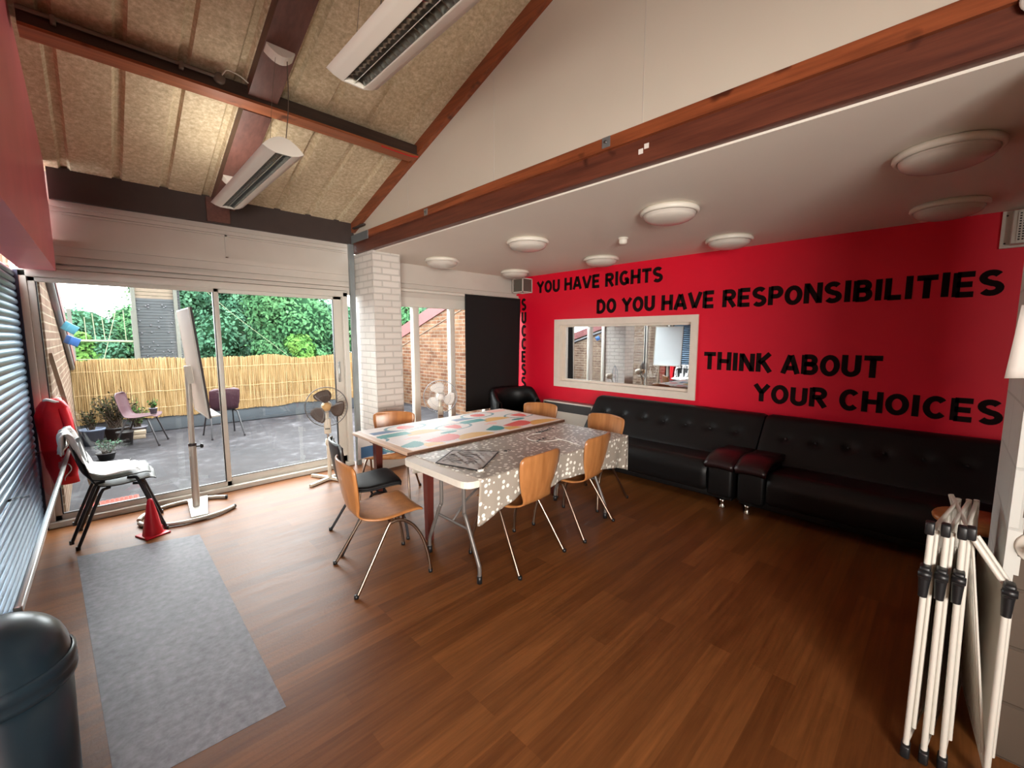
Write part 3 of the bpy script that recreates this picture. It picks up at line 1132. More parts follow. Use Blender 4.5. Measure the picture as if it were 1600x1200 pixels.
# shrubs and pots
def shrub(name, loc, h, w, n, mat, label, seed, pot=None, potm=None):
    rnd = random.Random(seed)
    t = thing(name, label, 'plant', loc)
    z0 = 0
    if pot:
        pr, ph = pot
        MB().lathe([(0.0, 0.0), (pr * 0.72, 0.0), (pr, ph), (pr * 1.06, ph), (pr * 1.06, ph * 0.88), (pr * 0.9, ph * 0.9), (0.0, ph * 0.88)], 18).build('pot', potm, t)
        z0 = ph * 0.85
    st, lv = MB(), MB()
    for i in range(n):
        a = rnd.uniform(0, 2 * math.pi)
        r_ = w * math.sqrt(rnd.random())
        tip = Vector((r_ * math.cos(a), r_ * math.sin(a) * 0.7, z0 + h * rnd.uniform(0.55, 1.0) * (1 - 0.35 * r_ / w)))
        b = Vector((rnd.uniform(-.25, .25) * w, rnd.uniform(-.25, .25) * w, z0 - 0.01))
        mid = (tip + b) / 2 + Vector((0, 0, 0.06 * h))
        st.tube([b, mid, tip], 0.004, 5, radii=[0.005, 0.004, 0.002])
        for k in range(9):
            u = rnd.uniform(0.25, 1.0)
            p = b.lerp(mid, u * 2) if u < 0.5 else mid.lerp(tip, u * 2 - 1)
            d = Vector((rnd.uniform(-1, 1), rnd.uniform(-1, 1), rnd.uniform(-0.2, 0.9))).normalized()
            L = rnd.uniform(0.025, 0.06) * (0.6 + 0.6 * h)
            s2 = d.cross(Vector((rnd.uniform(-1, 1), rnd.uniform(-1, 1), 1))).normalized() * L * 0.28
            lv.add([p, p + d * L * 0.5 + s2, p + d * L, p + d * L * 0.5 - s2], [(0, 1, 2, 3)])
    st.build('stems', M['bark'], t)
    lv.build('leaves', mat, t)
    return t


TF = -0.02
shrub('shrub', (0.17, 9.05, TF), 0.78, 0.30, 70, M['shrub'], 'bushy dusty green shrub in a black pot by the reed fence, nearest the left wall', 31, (0.16, 0.22), M['pot_black'])
shrub('shrub', (0.42, 9.12, TF), 0.55, 0.2, 40, M['leaf3'], 'smaller olive shrub behind the purple chair by the reed fence', 32, (0.12, 0.18), M['pot_grey'])
shrub('potted_plant', (-0.10, 8.9, TF), 0.42, 0.14, 26, M['shrub'], 'plant in a rounded blue grey pot against the left brick wall', 33, (0.14, 0.25), M['pot_blue'])
shrub('potted_plant', (0.02, 7.7, TF), 0.28, 0.16, 26, M['leaf2'], 'low leafy plant on the terrace behind the white draped chair', 34, (0.10, 0.10), M['pot_black'])
shrub('potted_plant', (0.585, 8.385, 0.438), 0.17, 0.07, 16, M['leaf3'], 'little green plant in a grey pot standing on the purple chair seat', 35, (0.05, 0.09), M['pot_grey'])
tag(MB().lathe([(0.0, 0.0), (0.075, 0.0), (0.1, 0.22), (0.105, 0.22), (0.105, 0.2), (0.0, 0.19)], 16).xf(Matrix.Translation((0.245, 8.5, TF))).build('flower_pot', M['pot_black']),
    'empty black flower pot under the purple chair', 'pot')
for i, (x_, y_, z_, lab) in enumerate(((0.40, 8.98, TF, 'pale brick lying on the terrace below the other, beside the purple chair legs'), (0.41, 8.98, TF + 0.066, 'pale brick lying on top of another brick beside the purple chair legs'))):
    tag(MB().bbox(x_ - 0.1, x_ + 0.1, y_ - 0.05, y_ + 0.05, z_, z_ + 0.065, 0.006, 2).build('brick', M['stone']), lab, 'brick')

# leaning batten, mat, boxes on the left brick wall
tag(MB().bar((-0.268, 5.40, 1.46), (-0.07, 5.40, 0.0), 0.04, 0.03).build('timber_batten', M['post_wood']), 'weathered timber batten leaning against the outside of the patio glass', 'batten')
dm = MB().box(-0.2, 0.22, 5.44, 5.70, TF, TF + 0.016)
for i in range(12):
    for j in range(7):
        dm.box(-0.195 + i * 0.0345, -0.195 + i * 0.0345 + 0.022, 5.445 + j * 0.036, 5.445 + j * 0.036 + 0.024, TF + 0.016, TF + 0.024)
tag(dm.build('door_mat', M['mat_red']), 'red rubber door mat outside the left door pane', 'mat')
for (yy, zz, mm, lab, ang) in ((7.05, 1.70, 'cyanbox', 'turquoise diamond shaped box hung on the left brick wall, the upper one', 35), (7.35, 1.55, 'bluebox', 'blue diamond shaped box hung on the left brick wall, the lower one', 25)):
    b_ = MB().bbox(-0.05, 0.05, -0.05, 0.05, -0.05, 0.05, 0.006, 2, 0, Matrix.Translation((-0.17, yy, zz)) @ Matrix.Rotation(R(ang), 4, 'Y') @ Matrix.Rotation(R(30), 4, 'Z'))
    tag(b_.build('hanging_box', M[mm]), lab, 'box')

# ================================================================== ROOM FITTINGS
# steel post at the end of the glazing
sp = MB().box(2.262, 2.318, 5.08, 5.125, 0, 2.69)
for zz in (0.3, 0.9, 1.5, 2.1):
    sp.lathe([(0, .004), (.006, .003), (.008, 0)], 8, Matrix.Translation((2.29, 5.08, zz)) @ Matrix.Rotation(R(90), 4, 'X'))
tag(sp.build('steel_post', M['steel_grey']), 'slim grey galvanised post standing between patio door and white brick pillar', 'post')

# roller shutter on the left wall
sh = thing('roller_shutter', 'blue grey steel roller shutter closed along the left wall', 'shutter', (-0.405, 5.2, 0), -LW)
mb = MB()
z = 0.10
k = 0
PITCH = 0.0545
while z < 2.115:
    pts = [(0.004, z + 0.002), (0.010, z + 0.006), (0.0145, z + 0.016), (0.016, z + 0.027), (0.0145, z + 0.038), (0.010, z + 0.047), (0.004, z + 0.051), (0.002, z + PITCH), (-0.006, z + PITCH), (-0.006, z)]
    mb.prism(pts, 'y', -3.12, -0.075, 0, False)
    z += PITCH
mb.build('slat_curtain', M['shutter'], sh)
MB().box(-0.02, 0.03, -0.075, -0.035, 0.0, 2.12).build('guide_rail', M['navy'], sh)
MB().box(-0.02, 0.012, -0.035, 0.02, 0.0, 2.12).build('edge_trim', M['frame_white'], sh)
MB().bbox(-0.015, 0.02, -3.12, -0.075, 0.035, 0.1, 0.004, 2).build('bottom_bar', M['alu'], sh)
struct('baseboard_left', MB().box(-0.02, 0.022, -3.12, -0.03, 0.0, 0.034).xf(Matrix.Translation((-0.405, 5.2, 0)) @ Matrix.Rotation(-LW, 4, 'Z')), M['frame_white'])
# clear shelf with aluminium edge
sf = thing('wall_shelf', 'clear acrylic shelf with shiny aluminium front rail along the shutter', 'shelf', (-0.405, 5.2, 0.68), -LW)
MB().box(0.035, 0.20, -3.05, -0.12, -0.004, 0.004).build('shelf_panel', M['acrylic'], sf)
MB().bbox(0.195, 0.217, -3.06, -0.11, -0.012, 0.012, 0.004, 2).build('front_rail', M['alu'], sf)
for yy in (-0.13, -1.5, -2.9):
    MB().bar((0.0, yy, -0.012), (0.10, yy, -0.006), 0.018, 0.014).build('bracket', M['black_plastic'], sf)

# red jacket hanging in the corner
jk = thing('jacket', 'red jacket hanging in the corner between shutter and patio door', 'jacket', (-0.285, 5.07, 0.38))
def jacket():
    rows = []
    prof = [(0.38, 0.04, 0.02), (0.39, 0.07, 0.045), (0.55, 0.085, 0.055), (0.7, 0.095, 0.06), (0.85, 0.1, 0.062), (0.97, 0.102, 0.06), (1.03, 0.092, 0.055), (1.08, 0.06, 0.045), (1.10, 0.03, 0.03)]
    for (z, a, b) in prof:
        row = []
        for k in range(28):
            t_ = 2 * math.pi * k / 28
            f = 1 + 0.08 * math.sin(5 * t_ + z * 11) + 0.05 * math.sin(9 * t_ - z * 17)
            row.append((-0.268 + a * f * math.cos(t_) + (0.035 * (1 - smoothstep(0.38, 0.62, z))), 5.07 + b * f * math.sin(t_) * 0.9 - 0.01, z))
        rows.append(row)
    m_ = MB()
    vs = [p for r_ in rows for p in r_]
    fs = []
    for i in range(len(rows) - 1):
        for k in range(28):
            l = (k + 1) % 28
            fs.append((i * 28 + k, i * 28 + l, (i + 1) * 28 + l, (i + 1) * 28 + k))
    m_.add(vs, fs, 0, True)
    m_.add(rows[0], [tuple(range(27, -1, -1))])
    m_.add(rows[-1], [tuple(range(28))])
    return m_
jacket().build('body', M['red_cloth'], jk, True)
MB().tube([(-0.268 + 0.045 * math.cos(a), 5.055 + 0.03 * math.sin(a), 1.085 + 0.012 * math.sin(a * 2)) for a in [2 * math.pi * i / 16 for i in range(16)]], 0.011, 8, True).build('collar', M['white_cloth'], jk, True)
MB().tube(spline([(-0.215, 5.03, 1.02), (-0.19, 5.01, 0.85), (-0.185, 5.02, 0.6), (-0.2, 5.03, 0.45)], 5), 0.03, 10, radii=None).build('sleeve', M['red_cloth'], jk, True)

# traffic cone
cn = thing('traffic_cone', 'small red plastic cone standing on the floor by the stacked chairs', 'cone', (0.235, 4.42, 0))
MB().bbox(-0.085, 0.085, -0.085, 0.085, 0, 0.012, 0.004, 2, 0, Matrix.Rotation(R(22), 4, 'Z')).build('base', M['red_plastic'], cn)
MB().lathe([(0.069, 0.010), (0.066, 0.03), (0.02, 0.285), (0.014, 0.3), (0.0, 0.302)], 24).build('body', M['red_plastic'], cn)

# mobile whiteboard
wb = thing('whiteboard', 'mobile whiteboard on a grey pole stand seen edge on before the patio door', 'whiteboard', (0.585, 4.78, 0))
tilt = Matrix.Translation((0.635, 4.775, 1.37)) @ Matrix.Rotation(R(-4.6), 4, 'Y')
MB().obox(tilt, 0.016, 0.68, 0.93).build('back_panel', M['board_back'], wb, True)
MB().obox(tilt @ Matrix.Translation((0.0105, 0, 0)), 0.004, 0.66, 0.91).build('writing_surface', M['board_face'], wb, True)
fr_ = MB()
for (dy, dz, sy, sz) in ((0.343, 0, 0.012, 0.95), (-0.343, 0, 0.012, 0.95), (0, 0.468, 0.69, 0.012), (0, -0.468, 0.69, 0.012)):
    fr_.obox(tilt @ Matrix.Translation((0.002, dy, dz)), 0.026, sy, sz)
fr_.build('board_frame', M['base_white'], wb, True)
MB().obox(tilt @ Matrix.Translation((0.008, -0.351, 0)), 0.016, 0.006, 0.95).build('edge_strip', M['board_edge'], wb, True)
MB().obox(tilt @ Matrix.Translation((0.05, 0, -0.47)), 0.085, 0.6, 0.012).build('pen_tray', M['base_white'], wb, True)
MB().tube([(0.582, 4.78, 0.62), (0.592, 4.78, 1.27)], 0.023, 14).build('upper_pole', M['stand_grey'], wb, True)
MB().tube([(0.576, 4.78, 0.02), (0.583, 4.78, 0.625)], 0.029, 14).build('lower_pole', M['stand_grey'], wb, True)
MB().tube([(0.583, 4.78, 0.61), (0.583, 4.78, 0.635)], 0.032, 14).build('collar', M['board_edge'], wb, True)
kn = MB().tube([(0.61, 4.775, 0.60), (0.645, 4.77, 0.60)], 0.007, 8)
kn.lathe([(0, -.012), (.02, -.01), (.022, .0), (.018, .012), (0, .014)], 12, Matrix.Translation((0.65, 4.77, 0.60)) @ Matrix.Rotation(R(90), 4, 'Y'))
kn.build('knob', M['black_plastic'], wb, True)
MB().obox(Matrix.Translation((0.60, 4.78, 1.26)) @ Matrix.Rotation(R(-4.6), 4, 'Y'), 0.05, 0.06, 0.16).build('bracket', M['stand_grey'], wb, True)
MB().prism([(0.50, 4.50), (0.62, 4.50), (0.70, 5.03), (0.54, 5.03)], 'z', 0.03, 0.042).build('base_plate', M['base_white'], wb, True)
for sgn in (-1, 1):
    pts = []
    for i in range(19):
        a = math.pi * (0.98 - 0.80 * i / 18)
        pts.append((0.53 + 0.36 * math.cos(a), 4.76 + sgn * (0.02 + 0.27 * math.sin(a)), 0.02))
    ft = MB().tube(pts, 0.017, 10)
    o_ = ft.build('base_foot', M['stand_grey'], wb, True)
    e_ = pts[-1]
    MB().tube([(e_[0] - 0.004, e_[1] + sgn * 0.001, 0.02), (e_[0] + 0.012, e_[1] - sgn * 0.006, 0.02)], 0.0185, 10).build('end_cap', M['black_plastic'], o_, True)


# pedestal fans
def fan(label, loc, rz, tilt_, hz, blade, hub, wire, body):
    t = thing('pedestal_fan', label, 'fan', loc, rz)
    for k in range(4):
        a = R(45 + 90 * k)
        MB().bar((0.02 * math.cos(a), 0.02 * math.sin(a), 0.022), (0.27 * math.cos(a), 0.27 * math.sin(a), 0.016), 0.035, 0.026).build('base_leg', M[body], t)
    MB().tube([(0, 0, 0.02), (0, 0, 0.45)], 0.02, 14).build('lower_pole', M[body], t)
    MB().tube([(0, 0, 0.44), (0, 0, hz - 0.26)], 0.013, 12).build('upper_pole', M['chrome'], t)
    cl_ = MB().lathe([(0.0, 0.40), (0.026, 0.40), (0.03, 0.43), (0.026, 0.47), (0, 0.47)], 14)
    cl_.tube([(0.025, 0, 0.44), (0.06, 0, 0.44), (0.062, 0, 0.40)], 0.007, 8)
    cl_.build('height_clamp', M[body], t)
    cb = MB().bbox(-0.035, 0.035, -0.03, 0.03, hz - 0.30, hz - 0.13, 0.008, 2).build('control_box', M[body], t)
    for i in range(3):
        MB().bbox(-0.022 + i * 0.016, -0.010 + i * 0.016, -0.036, -0.029, hz - 0.25, hz - 0.235, 0.002, 1).build('button', M['black_plastic'], cb)
    H = Matrix.Translation((0, 0, hz)) @ Matrix.Rotation(R(tilt_), 4, 'X') @ Matrix.Rotation(R(90), 4, 'X')   # local +Z looks along -Y
    MB().lathe([(0.0, -0.17), (0.035, -0.165), (0.055, -0.13), (0.06, -0.06), (0.05, -0.035), (0.0, -0.03)], 20, H).build('motor_housing', M[body], t)
    MB().tube([(0, 0.02, hz - 0.15), (0, 0.06, hz - 0.05)], 0.018, 10).build('neck', M[body], t)
    MB().lathe([(0.0, 0.045), (0.03, 0.04), (0.045, 0.025), (0.048, -0.02), (0.0, -0.025)], 20, H).build('hub', M[hub], t)
    for k in range(3):
        G_ = []
        for i in range(10):
            u = i / 9
            r_ = 0.04 + 0.145 * u
            half = 0.62 * math.sqrt(max(0.0, 1 - ((u - 0.55) / 0.56) ** 2)) + 0.06
            row = []
            for j in range(7):
                v = -1 + 2 * j / 6
                a = R(95 + 120 * k) + v * half + 0.25 * u
                row.append(H @ Vector((r_ * math.cos(a), r_ * math.sin(a), 0.0 + 0.022 * v)))
            G_.append(row)
        MB().sheet(G_, 0.003).build('blade', M[blade], t)
    gd = MB()
    RG = 0.215
    for zz, rr_ in ((0.0, RG), ):
        gd.tube([H @ Vector((rr_ * math.cos(a), rr_ * math.sin(a), zz)) for a in [2 * math.pi * i / 48 for i in range(48)]], 0.005, 8, True)
    for (zz, rr_) in ((0.055, 0.06), (0.055, 0.05), (0.048, 0.13), (-0.05, 0.07), (-0.045, 0.14)):
        gd.tube([H @ Vector((rr_ * math.cos(a), rr_ * math.sin(a), zz)) for a in [2 * math.pi * i / 32 for i in range(32)]], 0.0012, 5, True)
    for i in range(40):
        a = 2 * math.pi * i / 40
        c_, s_ = math.cos(a), math.sin(a)
        gd.tube([H @ Vector((r_ * c_, r_ * s_, zz)) for (r_, zz) in ((0.05, 0.056), (0.13, 0.049), (0.195, 0.022), (RG, 0.0))], 0.0007, 4)
        gd.tube([H @ Vector((r_ * c_, r_ * s_, zz)) for (r_, zz) in ((0.06, -0.052), (0.14, -0.046), (0.195, -0.02), (RG, 0.0))], 0.0007, 4)
    gd.build('guard', M[wire], t)
    return t


fan('cream pedestal fan with dark brown blades beside the patio door', (1.80, 4.78, 0), R(-22), -4, 0.83, 'fan_brown', 'tan_plastic', 'wire_grey', 'fan_body')
fan('white bladed pedestal fan standing behind the table before the right window', (3.20, 4.62, 0), R(-35), 0, 0.82, 'fan_white', 'fan_white', 'wire_light', 'fan_body')

# black roller blind over the right window
bl = thing('roller_blind', 'black blackout roller blind lowered over the right window', 'blind', (4.5, 5.10, 0.5))
MB().tube([(2.74, 5.10, 2.215), (5.14, 5.10, 2.215)], 0.022, 14).build('roller', M['frame_white'], bl, True)
G = []
for i in range(41):
    u = i / 40
    row = []
    for j in range(25):
        v = j / 24
        x_ = 3.985 + (1.165 - 0.035 * (1 - v) * 1.0) * u - 0.02 * (1 - v) * (1 - u)
        y_ = 5.078 - 0.012 * math.sin(u * 8 + 2) * (1 - v) - 0.01 * math.sin(u * 3.2 + v * 4) * (1 - v)
        row.append((x_, y_, 0.47 + 1.755 * v))
    G.append(row)
MB().sheet(G, 0.003).build('fabric', M['blind'], bl, True)
MB().tube([(3.98, 5.07, 0.475), (5.1, 5.07, 0.475)], 0.008, 8).build('bottom_bar', M['blind'], bl, True)

# extractor housings on the red wall
def vent(name, label, x0, x1, y0, y1, z0, z1, cat='vent'):
    t = thing(name, label, cat, ((x0 + x1) / 2, (y0 + y1) / 2, z0))
    fr = MB()
    e = 0.014
    for xx in (x0, x1 - e):
        for yy in (y0, y1 - e):
            fr.box(xx, xx + e, yy, yy + e, z0, z1)
    for zz in (z0, z1 - e):
        for yy in (y0, y1 - e):
            fr.box(x0, x1, yy, yy + e, zz, zz + e)
        for xx in (x0, x1 - e):
            fr.box(xx, xx + e, y0, y1, zz, zz + e)
    fr.build('frame', M['frame_white'], t, True)
    g = MB()
    n = 12
    for i in range(1, n):
        yy = y0 + (y1 - y0) * i / n
        g.box(x0 + 0.005, x0 + 0.008, yy - 0.0035, yy + 0.0035, z0 + e, z1 - e)
        zz = z0 + (z1 - z0) * i / n
        g.box(x0 + 0.005, x0 + 0.008, y0 + e, y1 - e, zz - 0.0035, zz + 0.0035)
        xx = x0 + (x1 - x0) * i / n
        g.box(xx - 0.0035, xx + 0.0035, y0 + 0.005, y0 + 0.008, z0 + e, z1 - e)
        g.box(x0 + e, x1 - e, y0 + 0.005, y0 + 0.008, zz - 0.0035, zz + 0.0035)
    g.build('wire_grille', M['mesh_grey'], t, True)
    MB().box(x0 + 0.03, x1 - 0.004, y0 + 0.03, y1 - 0.02, z0 + 0.02, z1 - 0.02).build('fan_housing', M['mesh_grey'], t, True)
    return t


vent('extractor_box', 'white framed wire mesh extractor box in the far ceiling corner above the blind', 4.95, 5.175, 4.83, 5.06, 2.305, 2.53)
v2 = thing('ceiling_vent', 'white vent box with square grille at top right of the red wall', 'vent', (5.08, -0.36, 2.285))
MB().box(5.15, 5.178, -0.66, -0.195, 2.285, 2.565).build('back_plate', M['frame_white'], v2, True)
MB().bbox(5.06, 5.15, -0.64, -0.245, 2.30, 2.55, 0.008, 2).build('housing', M['frame_white'], v2, True)
MB().box(5.054, 5.0595, -0.62, -0.275, 2.32, 2.53).build('opening', M['void'], v2, True)
g = MB()
for i in range(19):
    yy = -0.62 + 0.345 * i / 18
    g.box(5.048, 5.053, yy - 0.004, yy + 0.004, 2.32, 2.53)
for i in range(12):
    zz = 2.32 + 0.21 * i / 11
    g.box(5.0475, 5.0535, -0.62, -0.275, zz - 0.004, zz + 0.004)
g.build('grille', M['frame_white'], v2, True)
for zz in (2.32, 2.53):
    MB().lathe([(0, .003), (.006, .002), (.007, 0)], 8, Matrix.Translation((5.15, -0.22, zz)) @ Matrix.Rotation(R(-90), 4, 'Y')).build('screw', M['wire_grey'], v2, True)


# dome ceiling lights
def dome_light(x_, y_, label):
    t = thing('ceiling_light', label, 'ceiling light', (x_, y_, ZC), 0, 'round dome ceiling lights')
    MB().lathe([(0.0, -0.0005), (0.2, -0.0005), (0.214, -0.012), (0.217, -0.028), (0.21, -0.04), (0.198, -0.044), (0.193, -0.036)], 40).build('base_ring', M['white_plastic'], t)
    prof = [(0.192, -0.034), (0.191, -0.05)]
    for i in range(9):
        a = (math.pi / 2) * (i / 8)
        prof.append((0.187 * math.cos(a) ** 0.85 if i < 8 else 0.0, -0.052 - 0.056 * math.sin(a)))
    MB().lathe(prof, 40).build('diffuser', M['opal'], t)
    return t


L0 = dome_light(3.25, 4.60, 'round dome ceiling light nearest the white pillar')
def dome_copy(x_, y_, label):
    return dup(L0, (x_, y_, ZC), 0, label)
for (x_, y_, lab) in (
        (3.25, 3.10, 'round dome ceiling light in the beam side row, second from the window'),
        (3.25, 1.60, 'round dome ceiling light in the beam side row, above the folding table front'),
        (3.25, 0.10, 'round dome ceiling light nearest the camera, large at upper right'),
        (4.60, 4.65, 'round dome ceiling light just above the extractor box'),
        (4.60, 3.13, 'round dome ceiling light above the words YOU HAVE RIGHTS'),
        (4.60, 1.63, 'round dome ceiling light above the word RESPONSIBILITIES start'),
        (4.60, 0.10, 'round dome ceiling light beside the white vent box at right')):
    dome_copy(x_, y_, lab)
sd = thing('smoke_detector', 'small cream smoke detector between the two rows of ceiling lights', 'smoke detector', (3.84, 2.36, ZC))
MB().lathe([(0, -0.0005), (0.05, -0.0005), (0.05, -0.016), (0.04, -0.02)], 20).build('base', M['white_plastic'], sd)
MB().lathe([(0.04, -0.018), (0.042, -0.045), (0.034, -0.062), (0, -0.064)], 20).build('sensor_head', M['white_plastic'], sd)


# pendant louvre luminaires
def pendant(label, loc):
    t = thing('pendant_light', label, 'pendant light', loc)
    L = 1.49
    up = []
    for i in range(13):
        a = i / 12
        x_ = -0.115 + 0.23 * a
        up.append((x_, 0.07 * (1 - (2 * a - 1) ** 2)))
    lowL = [(-0.115, 0.0), (-0.085, -0.016), (-0.048, -0.026)]
    lowR = [(0.048, -0.026), (0.085, -0.016), (0.115, 0.0)]
    b = MB()
    vs, fs = [], []
    outline = lowL[::-1] + up[1:-1] + lowR[::-1]
    for y in (-L / 2, L / 2):
        for (x_, z) in outline:
            vs.append((x_, y, z))
    n = len(outline)
    for i in range(n - 1):
        fs.append((i, i + 1, n + i + 1, n + i))
    b.add(vs, fs, 0, True)
    b.box(-0.05, -0.044, -L / 2, L / 2, -0.026, 0.03)
    b.box(0.044, 0.05, -L / 2, L / 2, -0.026, 0.03)
    b.build('housing', M['lamp_white'], t)
    for s_ in (-1, 1):
        e = MB().prism([(-0.115, 0), (-0.085, -0.016), (-0.048, -0.027), (0.048, -0.027), (0.085, -0.016)] + [(x_, z) for x_, z in up[::-1]][:-1], 'y', s_ * L / 2 - 0.004, s_ * L / 2 + 0.004)
        e.build('end_cap', M['lamp_white'], t)
    MB().box(-0.044, 0.044, -L / 2 + 0.005, L / 2 - 0.005, 0.028, 0.031).build('reflector', M['louvre'], t)
    lv = MB()
    for s_ in (-1, 1):
        lv.bar((s_ * 0.041, -L / 2 + 0.006, -0.02), (s_ * 0.034, -L / 2 + 0.006, 0.02), 0.002, 0.002)
        vs = [(s_ * 0.0435, -L / 2 + 0.005, -0.025), (s_ * 0.0435, L / 2 - 0.005, -0.025), (s_ * 0.030, L / 2 - 0.005, 0.024), (s_ * 0.030, -L / 2 + 0.005, 0.024)]
        lv.add(vs, [(0, 1, 2, 3)])
    lv.box(-0.0015, 0.0015, -L / 2 + 0.005, L / 2 - 0.005, -0.022, 0.02)
    k = int(L / 0.034)
    for i in range(k):
        y = -L / 2 + 0.02 + (L - 0.04) * i / (k - 1)
        G_ = []
        for a in range(3):
            G_.append([(x_, y + (a - 1) * 0.003 * (1 - abs(x_) / 0.06), -0.023 + 0.02 * a + 0.010 * (1 - (x_ / 0.042) ** 2) * (a == 0)) for x_ in [(-0.042 + 0.0105 * q) for q in range(9)]])
        lv.sheet(G_, 0.0014, smooth=False)
    lv.build('louvre', M['louvre'], t)
    MB().tube([(0, -L / 2 + 0.03, 0.012), (0, L / 2 - 0.03, 0.012)], 0.008, 10).build('tube_lamp', M['opal'], t)
    return t


p1 = pendant('slim white louvred pendant light hanging over the patio door side', (0.90, 3.605, 2.70))
p2 = dup(p1, (0.90, 1.165, 2.715), 0, 'large white louvred pendant light cut off by the top edge of the picture')
def canopy_and_cables(par, lamp, ends):
    for (ly, cy) in ends:
        zc = roof_z(cy) - 0.10
        X0 = 1.02
        MTX = Matrix.Translation((X0 - lamp[0], cy - lamp[1], zc - lamp[2])) @ Matrix.Rotation(math.atan(0.318) * -1, 4, 'X')
        poly = []
        for i in range(9):
            a = i / 8
            poly.append((-0.085 + 0.17 * a, -0.055 * (1 - (2 * a - 1) ** 2) - 0.012))
        poly += [(0.085, 0.0), (-0.085, 0.0)]
        o_ = MB().prism(poly, 'y', -0.035, 0.035, 0, False).xf(MTX).build('ceiling_rose', M['lamp_white'], par)
        b = Vector((0.0, ly - lamp[1], 0.068))
        for dx in (-0.03, 0.04):
            a = MTX @ Vector((dx, 0, -0.05))
            c = b + Vector((dx * 1.2, 0, 0))
            mid = (a + c) / 2 + Vector((0.012 * (1 if dx > 0 else -0.5), 0, -0.01))
            MB().tube(spline([a, mid, c], 6), 0.0028 if dx > 0 else 0.0012, 6).build('cable', M['cable'], par)
canopy_and_cables(p1, (0.90, 3.605, 2.70), ((2.98, 3.22), (4.25, 4.62)))
canopy_and_cables(p2, (0.90, 1.165, 2.715), ((0.55, 0.6), (1.80, 1.75)))

# upward fill light added over the unlit pendant's outer half to brighten the roof
ul = bpy.data.lights.new('added_roof_fill', 'AREA')
ul.shape = 'RECTANGLE'
ul.size = 0.14
ul.size_y = 0.62
ul.energy = 2.3
ul.color = (1.0, 0.94, 0.85)
uo = bpy.data.objects.new('added_roof_fill', ul)
C.objects.link(uo)
uo.parent = p1
uo.location = (0, 0.42, 0.078)
uo.rotation_euler = (R(180), 0, 0)

# conduit and box on the purlin
cd = thing('conduit', 'grey conduit pipe with round junction box along the dark purlin side', 'conduit', (0.3, 3.63, 3.36))
MB().tube([(-0.16, 3.632, 3.355), (0.73, 3.632, 3.355)], 0.011, 10).build('pipe', M['cable'], cd, True)
for xx in (-0.02, 0.55):
    MB().bbox(xx - 0.012, xx + 0.012, 3.618, 3.65, 3.325, 3.372, 0.003, 1).build('pipe_clip', M['cable'], cd, True)
MB().lathe([(0, 0.03), (0.033, 0.028), (0.036, 0.0)], 18, Matrix.Translation((0.76, 3.65, 3.352)) @ Matrix.Rotation(R(90), 4, 'X')).build('junction_box', M['cable'], cd, True)
MB().tube(spline([(0.77, 3.61, 3.365), (0.80, 3.59, 3.40), (0.87, 3.585, 3.39), (0.925, 3.6, 3.37)], 6), 0.004, 6).build('flex', M['heater_white'], cd, True)
tag(MB().tube(spline([(1.95, 3.64, 3.265), (2.1, 3.635, 3.258), (2.25, 3.64, 3.262), (2.31, 3.63, 3.27)], 6), 0.006, 6).build('red_wire', M['red_cable']), 'thin red wire running under the purlin end by the gable', 'wire')

# bolt plates and bracket on the beam
for (yy, zz, lab) in ((1.555, 2.765, 'square steel bolt plate on the beam nearest the middle'), (3.515, 2.75, 'square steel bolt plate on the beam nearer the window')):
    t = thing('bolt_plate', lab, 'bolt plate', (2.31, yy, zz))
    MB().box(2.308, 2.312, yy - 0.028, yy + 0.028, zz - 0.03, zz + 0.03).build('plate', M['steel_grey'], t, True)
    MB().lathe([(0, .010), (.010, .009), (.011, 0)], 6, Matrix.Translation((2.308, yy, zz)) @ Matrix.Rotation(R(-90), 4, 'Y')).build('bolt', M['wire_grey'], t, True)
for (yy, zz, lab) in ((1.335, 2.655, 'small white square sticker on the beam, lower of the pair'), (1.30, 2.675, 'small white square sticker on the beam, upper of the pair')):
    tag(MB().box(2.333, 2.335, yy - 0.014, yy + 0.014, zz - 0.014, zz + 0.014).build('sticker', M['paper']), lab, 'sticker')
tag(MB().box(2.30, 2.3115, 4.68, 5.10, 2.70, 2.79).build('end_plate', M['steel_grey']), 'grey steel connector plate on the beam end above the pillar', 'plate')
tag(MB().bbox(2.29, 2.325, 4.76, 5.04, 2.855, 2.875, 0.003, 1).build('steel_bracket', M['eave']), 'dark steel bracket poking out at the eave corner above the pillar', 'bracket')
bs = MB().lathe([(0, 0.012), (0.045, 0.010), (0.05, 0.0)], 24, Matrix.Translation((2.311, -0.115, 2.715)) @ Matrix.Rotation(R(-90), 4, 'Y'))
tag(bs.build('blanking_plate', M['paper']), 'round white blanking plate on the beam at the top right corner', 'plate')

# ================================================================== LETTERING ON THE RED WALL
def arc(cx, cy, rx, ry, a0, a1, n=12):
    return [(cx + rx * math.cos(R(a0 + (a1 - a0) * i / n)), cy + ry * math.sin(R(a0 + (a1 - a0) * i / n))) for i in range(n + 1)]


